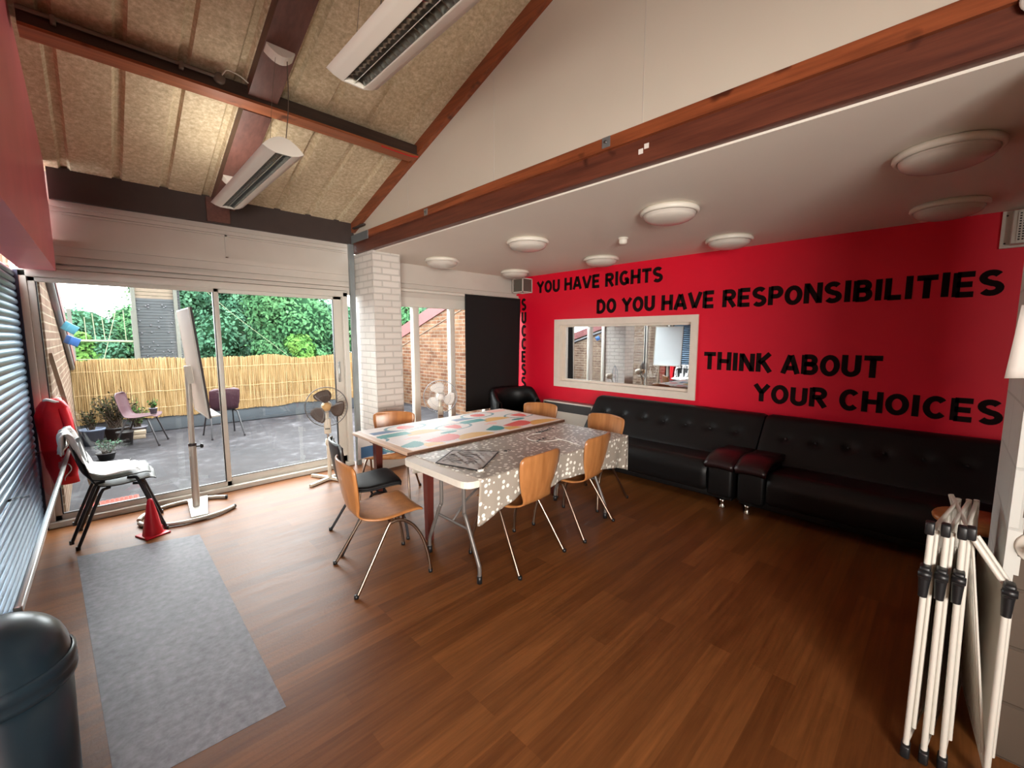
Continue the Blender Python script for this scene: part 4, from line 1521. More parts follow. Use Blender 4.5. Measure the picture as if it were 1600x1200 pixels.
FONT = {   # strokes in a cell of width w, height 1; a stroke ending in None is closed
    'Y': (0.72, [[(0.06, 0.96), (0.36, 0.50)], [(0.66, 0.96), (0.36, 0.50)], [(0.36, 0.54), (0.36, 0.02)]]),
    'O': (0.74, [arc(0.37, 0.5, 0.27, 0.40, 0, 345, 22) + [None]]),
    'U': (0.70, [[(0.11, 0.98), (0.11, 0.36)] + arc(0.35, 0.34, 0.24, 0.25, 180, 360) + [(0.59, 0.98)]]),
    'H': (0.72, [[(0.11, 0.0), (0.11, 1.0)], [(0.61, 0.0), (0.61, 1.0)], [(0.11, 0.5), (0.61, 0.5)]]),
    'A': (0.78, [[(0.08, 0.0), (0.37, 0.98)], [(0.70, 0.0), (0.41, 0.98)], [(0.2, 0.30), (0.58, 0.30)]]),
    'V': (0.76, [[(0.06, 1.0), (0.36, 0.04)], [(0.70, 1.0), (0.40, 0.04)]]),
    'E': (0.64, [[(0.11, 0.0), (0.11, 1.0)], [(0.11, 0.91), (0.60, 0.91)], [(0.11, 0.50), (0.55, 0.50)], [(0.11, 0.09), (0.60, 0.09)]]),
    'R': (0.70, [[(0.11, 0.0), (0.11, 1.0)], [(0.11, 0.91), (0.36, 0.91)] + arc(0.38, 0.71, 0.19, 0.20, 90, -90) + [(0.11, 0.51)], [(0.32, 0.50), (0.62, 0.0)]]),
    'I': (0.26, [[(0.13, 0.0), (0.13, 1.0)]]),
    'G': (0.76, [arc(0.38, 0.5, 0.27, 0.41, 48, 330, 18), [(0.63, 0.06), (0.63, 0.44)], [(0.40, 0.42), (0.66, 0.42)]]),
    'C': (0.72, [arc(0.38, 0.5, 0.27, 0.41, 42, 318, 18)]),
    'T': (0.68, [[(0.02, 0.90), (0.66, 0.90)], [(0.34, 0.9), (0.34, 0.0)]]),
    'S': (0.68, [arc(0.33, 0.72, 0.22, 0.20, 30, 255, 12) + arc(0.34, 0.28, 0.23, 0.20, 85, -150, 12)]),
    'D': (0.72, [[(0.11, 0.0), (0.11, 1.0)], [(0.11, 0.91), (0.30, 0.91)] + arc(0.30, 0.50, 0.31, 0.41, 90, -90, 12) + [(0.11, 0.09)]]),
    'P': (0.66, [[(0.11, 0.0), (0.11, 1.0)], [(0.11, 0.91), (0.34, 0.91)] + arc(0.36, 0.69, 0.19, 0.22, 90, -90) + [(0.11, 0.47)]]),
    'N': (0.74, [[(0.11, 0.0), (0.11, 1.0)], [(0.63, 0.0), (0.63, 1.0)], [(0.13, 0.94), (0.61, 0.06)]]),
    'B': (0.68, [[(0.11, 0.0), (0.11, 1.0)], [(0.11, 0.91), (0.34, 0.91)] + arc(0.36, 0.72, 0.17, 0.19, 90, -90) + [(0.11, 0.53)], [(0.11, 0.53), (0.36, 0.53)] + arc(0.38, 0.31, 0.19, 0.22, 90, -90) + [(0.11, 0.09)]]),
    'L': (0.58, [[(0.11, 1.0), (0.11, 0.0)], [(0.11, 0.09), (0.55, 0.09)]]),
    'K': (0.72, [[(0.11, 0.0), (0.11, 1.0)], [(0.62, 0.98), (0.14, 0.46)], [(0.28, 0.58), (0.66, 0.0)]]),
}


def ribbon(mb, pts, th, ox, oz, sx, sz, y0, jig):
    closed = pts[-1] is None
    if closed:
        pts = pts[:-1]
    P = [Vector((p[0] * sx, p[1] * sz)) for p in pts]
    n = len(P)
    Lf, Rt = [], []
    for i in range(n):
        if closed:
            a, b = P[i - 1], P[(i + 1) % n]
            t = (b - a).normalized()
            k = 1.0
        elif i == 0:
            t, k = (P[1] - P[0]).normalized(), 1
        elif i == n - 1:
            t, k = (P[-1] - P[-2]).normalized(), 1
        else:
            t1, t2 = (P[i] - P[i - 1]).normalized(), (P[i + 1] - P[i]).normalized()
            t = (t1 + t2).normalized()
            k = min(1.6, 1 / max(0.5, t.dot(t1)))
        nn = Vector((-t.y, t.x)) * (th / 2 * k)
        Lf.append(P[i] + nn)
        Rt.append(P[i] - nn)
    m = n if closed else n - 1

    def W(p, d):
        return (XR - d, y0 - (ox + p.x), oz + p.y)
    vs = []
    for i in range(n):
        vs += [W(Lf[i], 0.004), W(Rt[i], 0.004), W(Lf[i], 0.0005), W(Rt[i], 0.0005)]
    fs = []
    for i in range(m):
        a, b = i * 4, ((i + 1) % n) * 4
        fs += [(a, b, b + 1, a + 1), (a, a + 2, b + 2, b), (a + 1, b + 1, b + 3, a + 3)]
    if not closed:
        fs += [(0, 1, 3, 2), ((n - 1) * 4, (n - 1) * 4 + 2, (n - 1) * 4 + 3, (n - 1) * 4 + 1)]
    mb.add(vs, fs)


def lettering(text, label, y_start, y_end, z0, z1, th=0.235, widen=None):
    """one hand-cut phrase; it runs from y_start (left) to y_end (right) along the wall"""
    t = thing('wall_lettering', label, 'lettering', (XR, (y_start + y_end) / 2, z0))
    gap, space = 0.075, 0.36
    tot = 0
    for ch in text:
        tot += space if ch == ' ' else FONT[ch][0] + gap
    tot -= gap
    k = (y_start - y_end) / tot
    x_ = 0
    rnd = random.Random(len(text))
    h = z1 - z0
    for ch in text:
        if ch == ' ':
            x_ += space * k
            continue
        w, strokes = FONT[ch]
        mb = MB()
        hh = h * rnd.uniform(0.96, 1.03)
        dz = rnd.uniform(-0.004, 0.004)
        for st in strokes:
            ribbon(mb, st, th * h, x_, z0 + dz, k, hh, y_start, 0)
        mb.build('letter', M['letter'], t, True)
        x_ += (w + gap) * k
    return t


lettering('YOU HAVE RIGHTS', 'black hand cut letters reading YOU HAVE RIGHTS on the red wall', 4.73, 2.60, 2.292, 2.475)
lettering('DO YOU HAVE RESPONSIBILITIES', 'black hand cut letters reading DO YOU HAVE RESPONSIBILITIES on the red wall', 3.58, -0.25, 1.93, 2.127)
lettering('THINK ABOUT', 'black hand cut letters reading THINK ABOUT on the red wall', 2.05, 0.43, 1.217, 1.42)
lettering('YOUR CHOICES', 'black hand cut letters reading YOUR CHOICES above the right sofa', 1.49, -0.33, 0.893, 1.09)
t = thing('wall_lettering', 'black letters spelling SUCCESS downwards beside the window blind', 'lettering', (XR, 5.02, 0.72))
for i, ch in enumerate('SUCCESS'):
    w, strokes = FONT[ch]
    mb = MB()
    z1_ = 2.225 - i * 0.2165
    for st in strokes:
        ribbon(mb, st, 0.042, 0, z1_ - 0.19, 0.15, 0.19, 5.075, 0)
    mb.build('letter', M['letter'], t, True)

# ================================================================== FURNITURE
# storage heater
ht = thing('storage_heater', 'cream storage heater with charcoal top grille under the internal window', 'heater', (5.09, 3.96, 0.04))
MB().bbox(5.02, 5.16, 3.50, 4.44, 0.05, 0.615, 0.008, 2).build('casing', M['heater_white'], ht, True)
MB().box(5.013, 5.0195, 3.53, 4.41, 0.47, 0.595).build('front_grille', M['heater_grey'], ht, True)
MB().box(5.03, 5.155, 3.515, 4.425, 0.6155, 0.62).build('top_cover', plain('pinkish_grey_top', (150, 110, 110), 0.5), ht, True)
for yy in (3.6, 4.34):
    MB().box(5.03, 5.15, yy - 0.03, yy + 0.03, 0.0, 0.055).build('foot', M['heater_white'], ht, True)


# sofas
def leather_sheet(yL, yR, prof, buttons=None, sag=0.012):
    """profile in (x,z) swept along Y from yR to yL, closed and rounded at the ends"""
    n = len(prof)
    cx = sum(p[0] for p in prof) / n
    cz = sum(p[1] for p in prof) / n
    NY = 60
    mb = MB()
    vs, fs = [], []
    for i in range(NY + 1):
        u = i / NY
        y = yR + (yL - yR) * u
        e = min(u, 1 - u) * abs(yL - yR)
        k = 1.0
        if e < 0.03:
            k = 0.94 + 0.06 * math.sqrt(max(0, 1 - (1 - e / 0.03) ** 2))
        for (x_, z) in prof:
            p = Vector((cx + (x_ - cx) * k, y, cz + (z - cz) * k))
            if buttons:
                for (bx, by, bz, r_, dep, nx, nz) in buttons:
                    d = math.sqrt((p.x - bx) ** 2 + (p.y - by) ** 2 + (p.z - bz) ** 2)
                    g = math.exp(-(d / r_) ** 2) * dep
                    p.x -= nx * g
                    p.z -= nz * g
            vs.append(p)
    for i in range(NY):
        for k_ in range(n):
            l = (k_ + 1) % n
            fs.append((i * n + k_, i * n + l, (i + 1) * n + l, (i + 1) * n + k_))
    mb.add(vs, fs, 0, True)
    mb.add(vs[:n], [tuple(range(n))], 0)
    mb.add(vs[-n:], [tuple(range(n - 1, -1, -1))], 0)
    return mb


def rounded(poly, r=0.03, k=5):
    out = []
    n = len(poly)
    for i in range(n):
        a, b, c = Vector(poly[i - 1]), Vector(poly[i]), Vector(poly[(i + 1) % n])
        d1, d2 = (a - b), (c - b)
        q = min(r, d1.length * 0.45, d2.length * 0.45)
        p1, p2 = b + d1.normalized() * q, b + d2.normalized() * q
        for j in range(k + 1):
            t_ = j / k
            out.append(tuple((1 - t_) ** 2 * p1 + 2 * t_ * (1 - t_) * b + t_ * t_ * p2))
    return out


def densify(poly, step=0.03):
    out = []
    n = len(poly)
    for i in range(n):
        a, b = Vector(poly[i]), Vector(poly[(i + 1) % n])
        m_ = max(1, int((b - a).length / step))
        for j in range(m_):
            out.append(tuple(a.lerp(b, j / m_)))
    return out


def sofa(label, yR, yL, arm_side):
    t = thing('sofa', label, 'sofa', (4.6, (yR + yL) / 2, 0))
    a0, a1 = yR, yL
    if arm_side == 'R':
        a0 = yR + 0.25
    else:
        a1 = yL - 0.25
    seat = densify(rounded([(4.10, 0.12), (4.75, 0.12), (4.75, 0.37), (4.14, 0.425), (4.08, 0.33)], 0.07), 0.04)
    MB_ = leather_sheet(a1, a0, seat)
    so = MB_.build('seat_cushion', M['black_leather'], t, True)
    back = densify(rounded([(4.58, 0.36), (4.80, 0.30), (5.10, 0.40), (5.09, 0.79), (4.93, 0.80)], 0.06), 0.02)
    bt = []
    nb = 7
    for i in range(nb):
        by = yR + 0.22 + (yL - yR - 0.44) * i / (nb - 1)
        bt.append((4.785, by, 0.61, 0.045, 0.028, -0.75, 0.66))
    bo = leather_sheet(yL, yR, back, bt).build('backrest', M['black_leather'], t, True)
    for (bx, by, bz, r_, dep, nx, nz) in bt:
        MB().lathe([(0, 0.006), (0.01, 0.004), (0.013, 0)], 10, Matrix.Translation((bx + 0.004, by, bz - 0.004)) @ Matrix.Rotation(R(-50), 4, 'Y')).build('button', M['black_leather'], bo, True)
    MB().bbox(4.14, 5.08, yR + 0.02, yL - 0.02, 0.075, 0.16, 0.01, 2).build('base', M['black_leather'], t, True)
    ya, yb = (yR, yR + 0.25) if arm_side == 'R' else (yL - 0.25, yL)
    MB().bbox(4.10, 4.78, ya + 0.01, yb - 0.01, 0.10, 0.42, 0.035, 4).build('armrest', M['black_leather'], t, True)
    pad = []
    for i in range(13):
        u = i / 12
        row = []
        for j in range(9):
            v = j / 8
            x_ = 4.055 + 0.60 * u
            z_ = 0.435 + 0.055 * math.sin(math.pi * min(1, u * 1.1 + 0.12)) * (0.6 + 0.4 * math.sin(math.pi * v)) - 0.05 * (1 - u) ** 4 + 0.02 * u
            row.append((x_, ya + (yb - ya) * v, z_))
        pad.append(row)
    MB().sheet(pad, 0.055).build('armrest_pad', M['dark_leather'], t, True)
    legs = [(4.14, yR + 0.1), (4.14, yL - 0.1), (5.0, yR + 0.1), (5.0, yL - 0.1)]
    for (lx, ly) in legs:
        MB().lathe([(0, 0), (0.028, 0), (0.03, 0.006), (0.014, 0.028), (0.017, 0.055), (0.026, 0.078), (0, 0.078)], 16, Matrix.Translation((lx, ly, 0))).build('foot', M['chrome'], t, True)
    return t


sofa('black buttoned leatherette sofa under the internal window, nearer the far corner', 1.30, 3.36, 'R')
sofa('black buttoned leatherette sofa at the right end below YOUR CHOICES', -0.62, 1.285, 'L')

# tub armchair in the far corner
tc = thing('tub_armchair', 'black leatherette tub armchair in the far corner in front of the blind', 'armchair', (4.60, 4.63, 0), R(-12))
mb = MB()
G = []
for i in range(25):
    a = R(200 - 220 * i / 24)
    row = []
    h_ = 0.80 - 0.16 * smoothstep(0.62, 1.0, abs(i - 12) / 12)
    for (rr_, zz) in ((0.40, 0.10), (0.405, 0.4), (0.41, h_ - 0.04), (0.385, h_), (0.345, h_ - 0.02), (0.33, h_ - 0.1), (0.32, 0.4)):
        row.append((rr_ * math.cos(a) * 0.97, rr_ * math.sin(a) * 0.85, zz))
    G.append(row)
mb.sheet(G, 0.02)
mb.build('curved_back', M['black_leather'], tc)
MB().bbox(-0.31, 0.31, -0.30, 0.26, 0.12, 0.43, 0.05, 4).build('seat_cushion', M['black_leather'], tc)
for (sx, sy) in ((-1, -1), (1, -1), (-1, 1), (1, 1)):
    MB().lathe([(0, 0), (0.02, 0), (0.025, 0.12), (0, 0.12)], 12, Matrix.Translation((sx * 0.24, sy * 0.2, 0))).build('leg', M['chrome'], tc)


# plywood shell chairs
def ply_chair(label, loc, rz, padded=False, group=None):
    t = thing('padded_chair' if padded else 'plywood_chair', label, 'chair', loc, rz, group)
    prof = spline([(0, -0.272, 0.805), (0, -0.266, 0.74), (0, -0.25, 0.62), (0, -0.234, 0.53), (0, -0.205, 0.465), (0, -0.14, 0.436), (0, -0.02, 0.432), (0, 0.1, 0.444), (0, 0.18, 0.447), (0, 0.215, 0.432)], 4)
    n = len(prof)
    G = []
    for i, p in enumerate(prof):
        u = i / (n - 1)
        w = 0.205
        w = 0.216 - 0.066 * smoothstep(0.10, 0.42, u) + 0.058 * smoothstep(0.46, 0.66, u)
        if u < 0.07:
            w *= 0.80 + 0.20 * math.sqrt(max(0, 1 - (1 - u / 0.07) ** 2))
        if u > 0.93:
            w *= 0.84 + 0.16 * math.sqrt(max(0, 1 - ((u - 0.93) / 0.07) ** 2))
        back = 1 - smoothstep(0.3, 0.5, u)
        row = []
        for j in range(13):
            s_ = -1 + 2 * j / 12
            row.append((s_ * w, p.y + back * 0.04 * s_ * s_, p.z + (0.012 * math.cos(s_ * 1.5) if u < 0.04 else 0) + (1 - back) * 0.006 * s_ * s_))
        G.append(row)
    MB().sheet(G, 0.011).build('seat_shell', M['black_plastic' if padded else 'ply'], t)
    if padded:
        Gp = []
        for i, row in enumerate(G):
            u = i / (n - 1)
            if u < 0.02 or 0.36 < u < 0.5:
                continue
            off = 0.018 + 0.012 * math.sin(math.pi * min(1, max(0, u)))
            if u > 0.5:
                Gp.append([(x_ * 1.0, y_ - 0.0, z_ + 0.022 * (1 - abs(x_ / 0.215) ** 4) + 0.006) for (x_, y_, z_) in row])
        MB().sheet(Gp, 0.022).build('seat_pad', M['black_leather'], t)
        Gb = [[(x_ * 0.94, y_ + 0.02 * (1 - abs(x_ / 0.22) ** 4) + 0.006, z_) for (x_, y_, z_) in row] for i, row in enumerate(G) if 0.02 < i / (n - 1) < 0.34]
        MB().sheet(Gb, 0.02).build('back_pad', M['black_leather'], t)
        edge = [G[i][0] for i in range(0, 14)][::-1] + G[0][1:-1] + [G[i][-1] for i in range(0, 14)]
        MB().tube(edge, 0.009, 8).build('back_rim', M['steel_grey'], t)
    lm = M['dark_tube'] if padded else M['nickel']
    for s_ in (-1, 1):
        pts = [(s_ * 0.25, -0.262, 0.0), (s_ * 0.222, -0.13, 0.22), (s_ * 0.199, -0.03, 0.385)]
        pts += [(s_ * 0.197, -0.005, 0.403), (s_ * 0.198, 0.03, 0.408), (s_ * 0.201, 0.08, 0.395), (s_ * 0.209, 0.14, 0.345), (s_ * 0.22, 0.19, 0.26), (s_ * 0.232, 0.222, 0.15), (s_ * 0.238, 0.235, 0.06), (s_ * 0.24, 0.238, 0.0)]
        lg = MB().tube(spline(pts, 4), 0.0105, 10)
        lo_ = lg.build('leg_frame', lm, t)
        for (fx, fy) in ((s_ * 0.25, -0.262), (s_ * 0.24, 0.238)):
            MB().lathe([(0, 0.0), (0.014, 0.0), (0.0145, 0.022), (0.0, 0.024)], 12, Matrix.Translation((fx, fy, 0))).build('foot_cap', M['black_plastic'], lo_)
        MB().tube([(s_ * 0.199, -0.01, 0.398), (s_ * 0.14, -0.02, 0.425)], 0.008, 8).build('seat_support', lm, t)
        MB().tube([(s_ * 0.2, 0.07, 0.396), (s_ * 0.14, 0.09, 0.43)], 0.008, 8).build('seat_support', lm, t)
    MB().tube([(-0.2, 0.03, 0.408), (0.2, 0.03, 0.408)], 0.009, 8).build('cross_bar', lm, t)
    return t


G_CH = 'plywood shell chairs round the tables'
cA = ply_chair('plywood shell chair at the left end of the table, its whole seat in view', (1.335, 2.645, 0), R(-98), group=G_CH)
dup(cA, (2.145, 2.155, 0), R(3), 'plywood shell chair with its back to the camera, nearest along the polka dot cloth')
dup(cA, (2.85, 2.175, 0), R(7), 'plywood shell chair with its back to the camera, by the polka dot right corner')
dup(cA, (3.44, 2.40, 0), R(90), 'plywood shell chair at the right table end in front of the sofa')
dup(cA, (3.54, 3.29, 0), R(110), 'plywood shell chair at the far right table end before the heater')
dup(cA, (2.06, 3.88, 0), R(138), 'plywood shell chair behind the patterned table next to the white pillar')
ply_chair('black padded chair behind the plywood chair at the left table end', (1.50, 3.19, 0), R(-103), True)
sl = thing('stool', 'round wooden stool mostly hidden behind the folded airer and column', 'stool', (3.47, -0.19, 0))
MB().lathe([(0.0, 0.55), (0.185, 0.55), (0.197, 0.558), (0.2, 0.572), (0.192, 0.585), (0.0, 0.588)], 32).build('seat', M['ply'], sl)
for k in range(4):
    a = R(45 + 90 * k)
    MB().tube([(0.12 * math.cos(a), 0.12 * math.sin(a), 0.55), (0.2 * math.cos(a), 0.2 * math.sin(a), 0.0)], 0.014, 10).build('leg', M['table_brown'], sl)
MB().tube([(0.165 * math.cos(R(t_)), 0.165 * math.sin(R(t_)), 0.25) for t_ in range(0, 360, 15)], 0.009, 8, True).build('ring_stretcher', M['table_brown'], sl)

# folding trestle table
ft = thing('folding_table', 'cream plastic folding table with grey legs, nearest the camera', 'table', (2.43, 2.34, 0))
def rr_poly(x0, x1, y0, y1, r, k=6):
    return rounded([(x0, y0), (x1, y0), (x1, y1), (x0, y1)], r, k)
MB().prism(rr_poly(1.535, 3.33, 1.96, 2.725, 0.09), 'z', 0.682, 0.725).build('tabletop', M['table_white'], ft, True)
for ex, sx in ((1.69, 1), (3.14, -1)):
    for (y0, y1) in ((2.19, 2.035), (2.45, 2.61)):
        pts = [(ex, y0, 0.685), (ex, y0, 0.44), (ex, y0 + (y1 - y0) * 0.12, 0.40), (ex, y0 + (y1 - y0) * 0.88, 0.15), (ex, y1, 0.10), (ex, y1, 0.025)]
        lo_ = MB().tube(spline(pts, 5), 0.0135, 10).build('leg', M['grey_tube'], ft, True)
        MB().lathe([(0, 0), (0.018, 0), (0.017, 0.05), (0, 0.05)], 12, Matrix.Translation((ex, y1, 0))).build('foot_cap', M['black_plastic'], lo_, True)
    MB().tube([(ex, 2.14, 0.33), (ex, 2.48, 0.33)], 0.009, 8).build('cross_bar', M['grey_tube'], ft, True)
    MB().tube([(ex, 2.19, 0.655), (ex, 2.45, 0.655)], 0.011, 8).build('cross_bar', M['grey_tube'], ft, True)
    MB().tube([(ex, 2.32, 0.33), (ex + sx * 0.12, 2.32, 0.45), (ex + sx * 0.5, 2.32, 0.68)], 0.008, 8).build('brace', M['grey_tube'], ft, True)

# polka cloth
pk = MB()
X0, X1, Y0, Y1 = 1.63, 3.345, 1.952, 2.73
NX, NY = 86, 40
top = [[(X0 + (X1 - X0) * i / NX, Y0 + (Y1 - Y0) * j / NY, 0.7275 + 0.0018 * math.sin(i * 0.9) * math.sin(j * 0.7)) for j in range(NY + 1)] for i in range(NX + 1)]
pk.sheet(top, 0.0016)
def front_low(x):
    pts = [(1.615, 0.43), (1.66, 0.415), (1.78, 0.48), (2.0, 0.54), (2.2, 0.50), (2.36, 0.52), (2.6, 0.53), (2.85, 0.51), (2.97, 0.50), (3.2, 0.46), (3.33, 0.42)]
    for (a, za), (b, zb) in zip(pts, pts[1:]):
        if x <= b:
            return za + (zb - za) * (x - a) / (b - a)
    return pts[-1][1]
fr = []
for i in range(NX + 1):
    x_ = X0 + (X1 - X0) * i / NX
    row = []
    zl = front_low(x_)
    for j in range(16):
        v = j / 15
        row.append((x_, Y0 - 0.002 + 0.014 * v + 0.012 * v * math.sin(x_ * 16) + 0.006 * v * math.sin(x_ * 31 + 1), 0.728 - (0.728 - zl) * v))
    fr.append(row)
pk.sheet(fr, 0.0016)
rt = []
for i in range(NY + 1):
    y_ = Y0 + (Y1 - Y0) * i / NY
    row = []
    for j in range(14):
        v = j / 13
        row.append((X1 + 0.004 + 0.015 * v + 0.012 * v * math.sin(y_ * 18), y_, 0.728 - (0.33 + 0.03 * math.sin(y_ * 5)) * v))
    rt.append(row)
pk.sheet(rt, 0.0016)
bkk = []
for i in range(NX + 1):
    x_ = X0 + (X1 - X0) * i / NX
    bkk.append([(x_, Y1 + 0.003 + 0.006 * j / 8 * math.sin(x_ * 14) * 0.5, 0.728 - (0.16 + 0.02 * math.sin(x_ * 7)) * j / 8) for j in range(9)])
pk.sheet(bkk, 0.0016)
tag(pk.build('tablecloth', M['polka']), 'taupe oilcloth with white polka dots over the folding table', 'tablecloth')

# wooden table behind, patterned cloth
TB = plain('beige_table_border', (190, 160, 138), 0.5)
gt = thing('wooden_table', 'brown wooden table under the colourful patterned cloth, nearer the window', 'table', (2.48, 3.19, 0))
MB().bbox(1.60, 3.44, 2.745, 3.69, 0.722, 0.748, 0.004, 2).build('tabletop', TB, gt, True)
MB().box(1.60, 3.44, 2.7425, 2.7455, 0.723, 0.747).build('edge_band', M['table_edge'], gt, True)
ap = MB().box(1.72, 3.30, 2.80, 2.82, 0.652, 0.722)
ap.box(1.72, 3.30, 3.58, 3.60, 0.652, 0.722)
ap.box(1.72, 1.74, 2.82, 3.58, 0.652, 0.722)
ap.box(3.28, 3.30, 2.82, 3.58, 0.652, 0.722)
ap.build('apron', M['table_brown'], gt, True)
for lx in (1.795, 3.26):
    for ly in (2.775, 3.60):
        lg = MB()
        vs = []
        for (hw, z) in ((0.024, 0.0), (0.032, 0.722)):
            vs += [(lx - hw, ly - hw, z), (lx + hw, ly - hw, z), (lx + hw, ly + hw, z), (lx - hw, ly + hw, z)]
        lg.add(vs, [(3, 2, 1, 0), (4, 5, 6, 7), (0, 1, 5, 4), (1, 2, 6, 5), (2, 3, 7, 6), (3, 0, 4, 7)])
        lg.build('leg', M['table_brown'], gt, True)


def geo(u, v):
    """motif of the cloth: u along the table, v across, metres; returns palette index"""
    uu, vv = u % 0.88, v % 0.95

    def ell(cx, cy, rx, ry):
        d = (uu - cx + 0.44) % 0.88 - 0.44
        return (d / rx) ** 2 + ((vv - cy) / ry) ** 2

    def du(cx):
        return (uu - cx + 0.44) % 0.88 - 0.44
    if ell(0.40, 0.79, 0.085, 0.075) < 1:
        return 1                                            # coral pupil
    e = ell(0.40, 0.79, 0.215, 0.125)
    if 0.72 < e < 1:
        return 6                                            # eye outline
    if e < 1:
        return 0
    if -0.15 < du(0.18) < 0.10 and abs(vv - 0.725) < 0.05 or ell(0.28, 0.74, 0.07, 0.065) < 1 and vv < 0.775:
        return 4                                            # blue bar with a round end
    if -0.16 < du(0.17) < 0.13 and abs(vv - 0.575) < 0.06 and vv < 0.66 - 0.3 * abs(du(0.17)):
        return 2                                            # teal bar
    if ell(0.72, 0.85, 0.13, 0.075) < 1 and vv > 0.79:
        return 5                                            # pink dome
    if ell(0.40, 0.44, 0.165, 0.15) < 1 and vv > 0.445:
        return 3                                            # mustard dome
    d = du(0.74)
    if abs(d) < 0.075 and 0.40 < vv < 0.56 and abs(d) < (vv - 0.38) * 0.5 + 0.02:
        return 1                                            # coral fan
    e = ell(0.74, 0.49, 0.20, 0.125)
    if 0.74 < e < 1:
        return 6                                            # second eye outline
    if e < 1:
        return 0
    if ell(0.09, 0.19, 0.105, 0.11) < 1 and vv < 0.23 + 0.5 * du(0.09):
        return 2                                            # teal wedge
    if ell(0.40, 0.20, 0.165, 0.13) < 1 and vv < 0.25 + 0.25 * du(0.40):
        return 1                                            # coral half leaf
    if ell(0.66, 0.02, 0.19, 0.16) < 1 and vv > 0.02:
        return 3                                            # mustard near dome
    if ell(0.20, 0.04, 0.12, 0.10) < 1 and du(0.2) > -0.05 and vv > 0.02:
        return 3
    if ell(0.21, 0.36, 0.075, 0.05) < 1 and abs(vv - 0.36) < abs(du(0.16)) * 0.6 + 0.01:
        return 5                                            # pink tick
    if ell(0.57, 0.335, 0.09, 0.035) < 1:
        return 2                                            # teal tick
    return 0


PAL = [M['g_white'], M['g_coral'], M['g_teal'], M['g_mustard'], M['g_blue'], M['g_pink'], M['g_slate']]
gc = MB()
CX0, CX1, CY0, CY1 = 1.655, 3.40, 2.755, 3.695
NX, NY = 243, 132
G = [[(CX0 + (CX1 - CX0) * i / NX, CY0 + (CY1 - CY0) * j / NY, 0.7497) for j in range(NY + 1)] for i in range(NX + 1)]
gc.sheet(G, 0.0015, 0, True, lambda i, j: geo((i + .5) * (CX1 - CX0) / NX, (j + .5) * (CY1 - CY0) / NY))
NV = 36
G = []
for i in range(NX + 1):
    x_ = CX0 + (CX1 - CX0) * i / NX
    G.append([(x_, CY1 + 0.002 + (0.012 * math.sin(x_ * 15) + 0.012) * j / NV, 0.7497 - 0.27 * j / NV) for j in range(NV + 1)])
gc.sheet(G, 0.0015, 0, True, lambda i, j: geo((i + .5) * (CX1 - CX0) / NX, 0.93 - j * 0.0075))
tag(gc.build('tablecloth', PAL), 'white cloth with coral, teal and mustard shapes over the wooden table', 'tablecloth')

# grey cloth lying on the folding table
gm = thing('place_mat', 'crumpled grey fabric mat with black edging lying on the folding table corner', 'mat', (1.80, 2.25, 0.745))
import bisect
corn = [Vector((1.615, 2.40)), Vector((1.90, 2.585)), Vector((2.12, 2.31)), Vector((1.72, 2.05))]
G = []
for i in range(25):
    u = i / 24
    row = []
    for j in range(25):
        v = j / 24
        p = corn[0].lerp(corn[1], u).lerp(corn[3].lerp(corn[2], u), v)
        e = min(u, 1 - u, v, 1 - v)
        row.append((p.x + 0.02, p.y + 0.03, 0.733 + min(1, e * 8) * (0.006 + 0.007 * math.sin(u * 21 + v * 9) * math.sin(v * 13 + u * 4) + 0.004 * math.sin((u + v) * 37))))
    G.append(row)
MB().sheet(G, 0.002).build('fabric', M['grey_cloth'], gm, True)
edge = [G[0][j] for j in range(25)] + [G[i][24] for i in range(1, 25)] + [G[24][j] for j in range(23, -1, -1)] + [G[i][0] for i in range(23, 0, -1)]
MB().tube(edge, 0.004, 6, True).build('edging', M['ink'], gm, True)
mk = MB()
for k in range(7):
    u0 = 0.2 + 0.1 * k
    pts = []
    for q in range(9):
        v = 0.1 + 0.09 * q
        i_, j_ = int(u0 * 24 + 1.2 * math.sin(q + k)), int(v * 24)
        g_ = G[max(1, min(23, i_))][max(1, min(23, j_))]
        pts.append((g_[0], g_[1], g_[2] + 0.002))
    mk.tube(pts, 0.0016, 5)
mk.build('black_lines', M['ink'], gm, True)
MB().bbox(1.72, 1.76, 2.065, 2.085, 0.731, 0.745, 0.003, 2).build('white_toggle', M['zip'], gm, True)
# pen doodles and a white ring drawn on the polka cloth
dd = thing('pen_doodles', 'black scribbled writing and white chalk ring on the polka dot cloth', 'scribble', (2.9, 2.4, 0.743))
rnd = random.Random(4)
sc = MB()
for (cx, cy, L) in ((2.98, 2.60, 0.30), (2.68, 2.38, 0.16), (2.22, 2.33, 0.07)):
    for k in range(int(L / 0.022)):
        x_ = cx - L / 2 + k * 0.022
        pts = [(x_ + rnd.uniform(-.008, .014), cy + 0.15 * (x_ - cx) + rnd.uniform(-.03, .03) * (0.7 if L < .2 else 1), 0.7315) for _ in range(4)]
        sc.tube(spline(pts, 4), 0.0019, 5)
sc.build('ink_strokes', M['ink'], dd, True)
ck = MB().tube([(2.76 + 0.17 * math.cos(R(a)), 2.42 + 0.14 * math.sin(R(a)), 0.7315) for a in range(60, 290, 10)], 0.004, 5)
ck.tube([(2.80, 2.33, 0.7315), (2.78, 2.18, 0.7315), (2.74, 2.02, 0.7315)], 0.003, 5)
ck.build('white_ring', M['chalk'], dd, True)

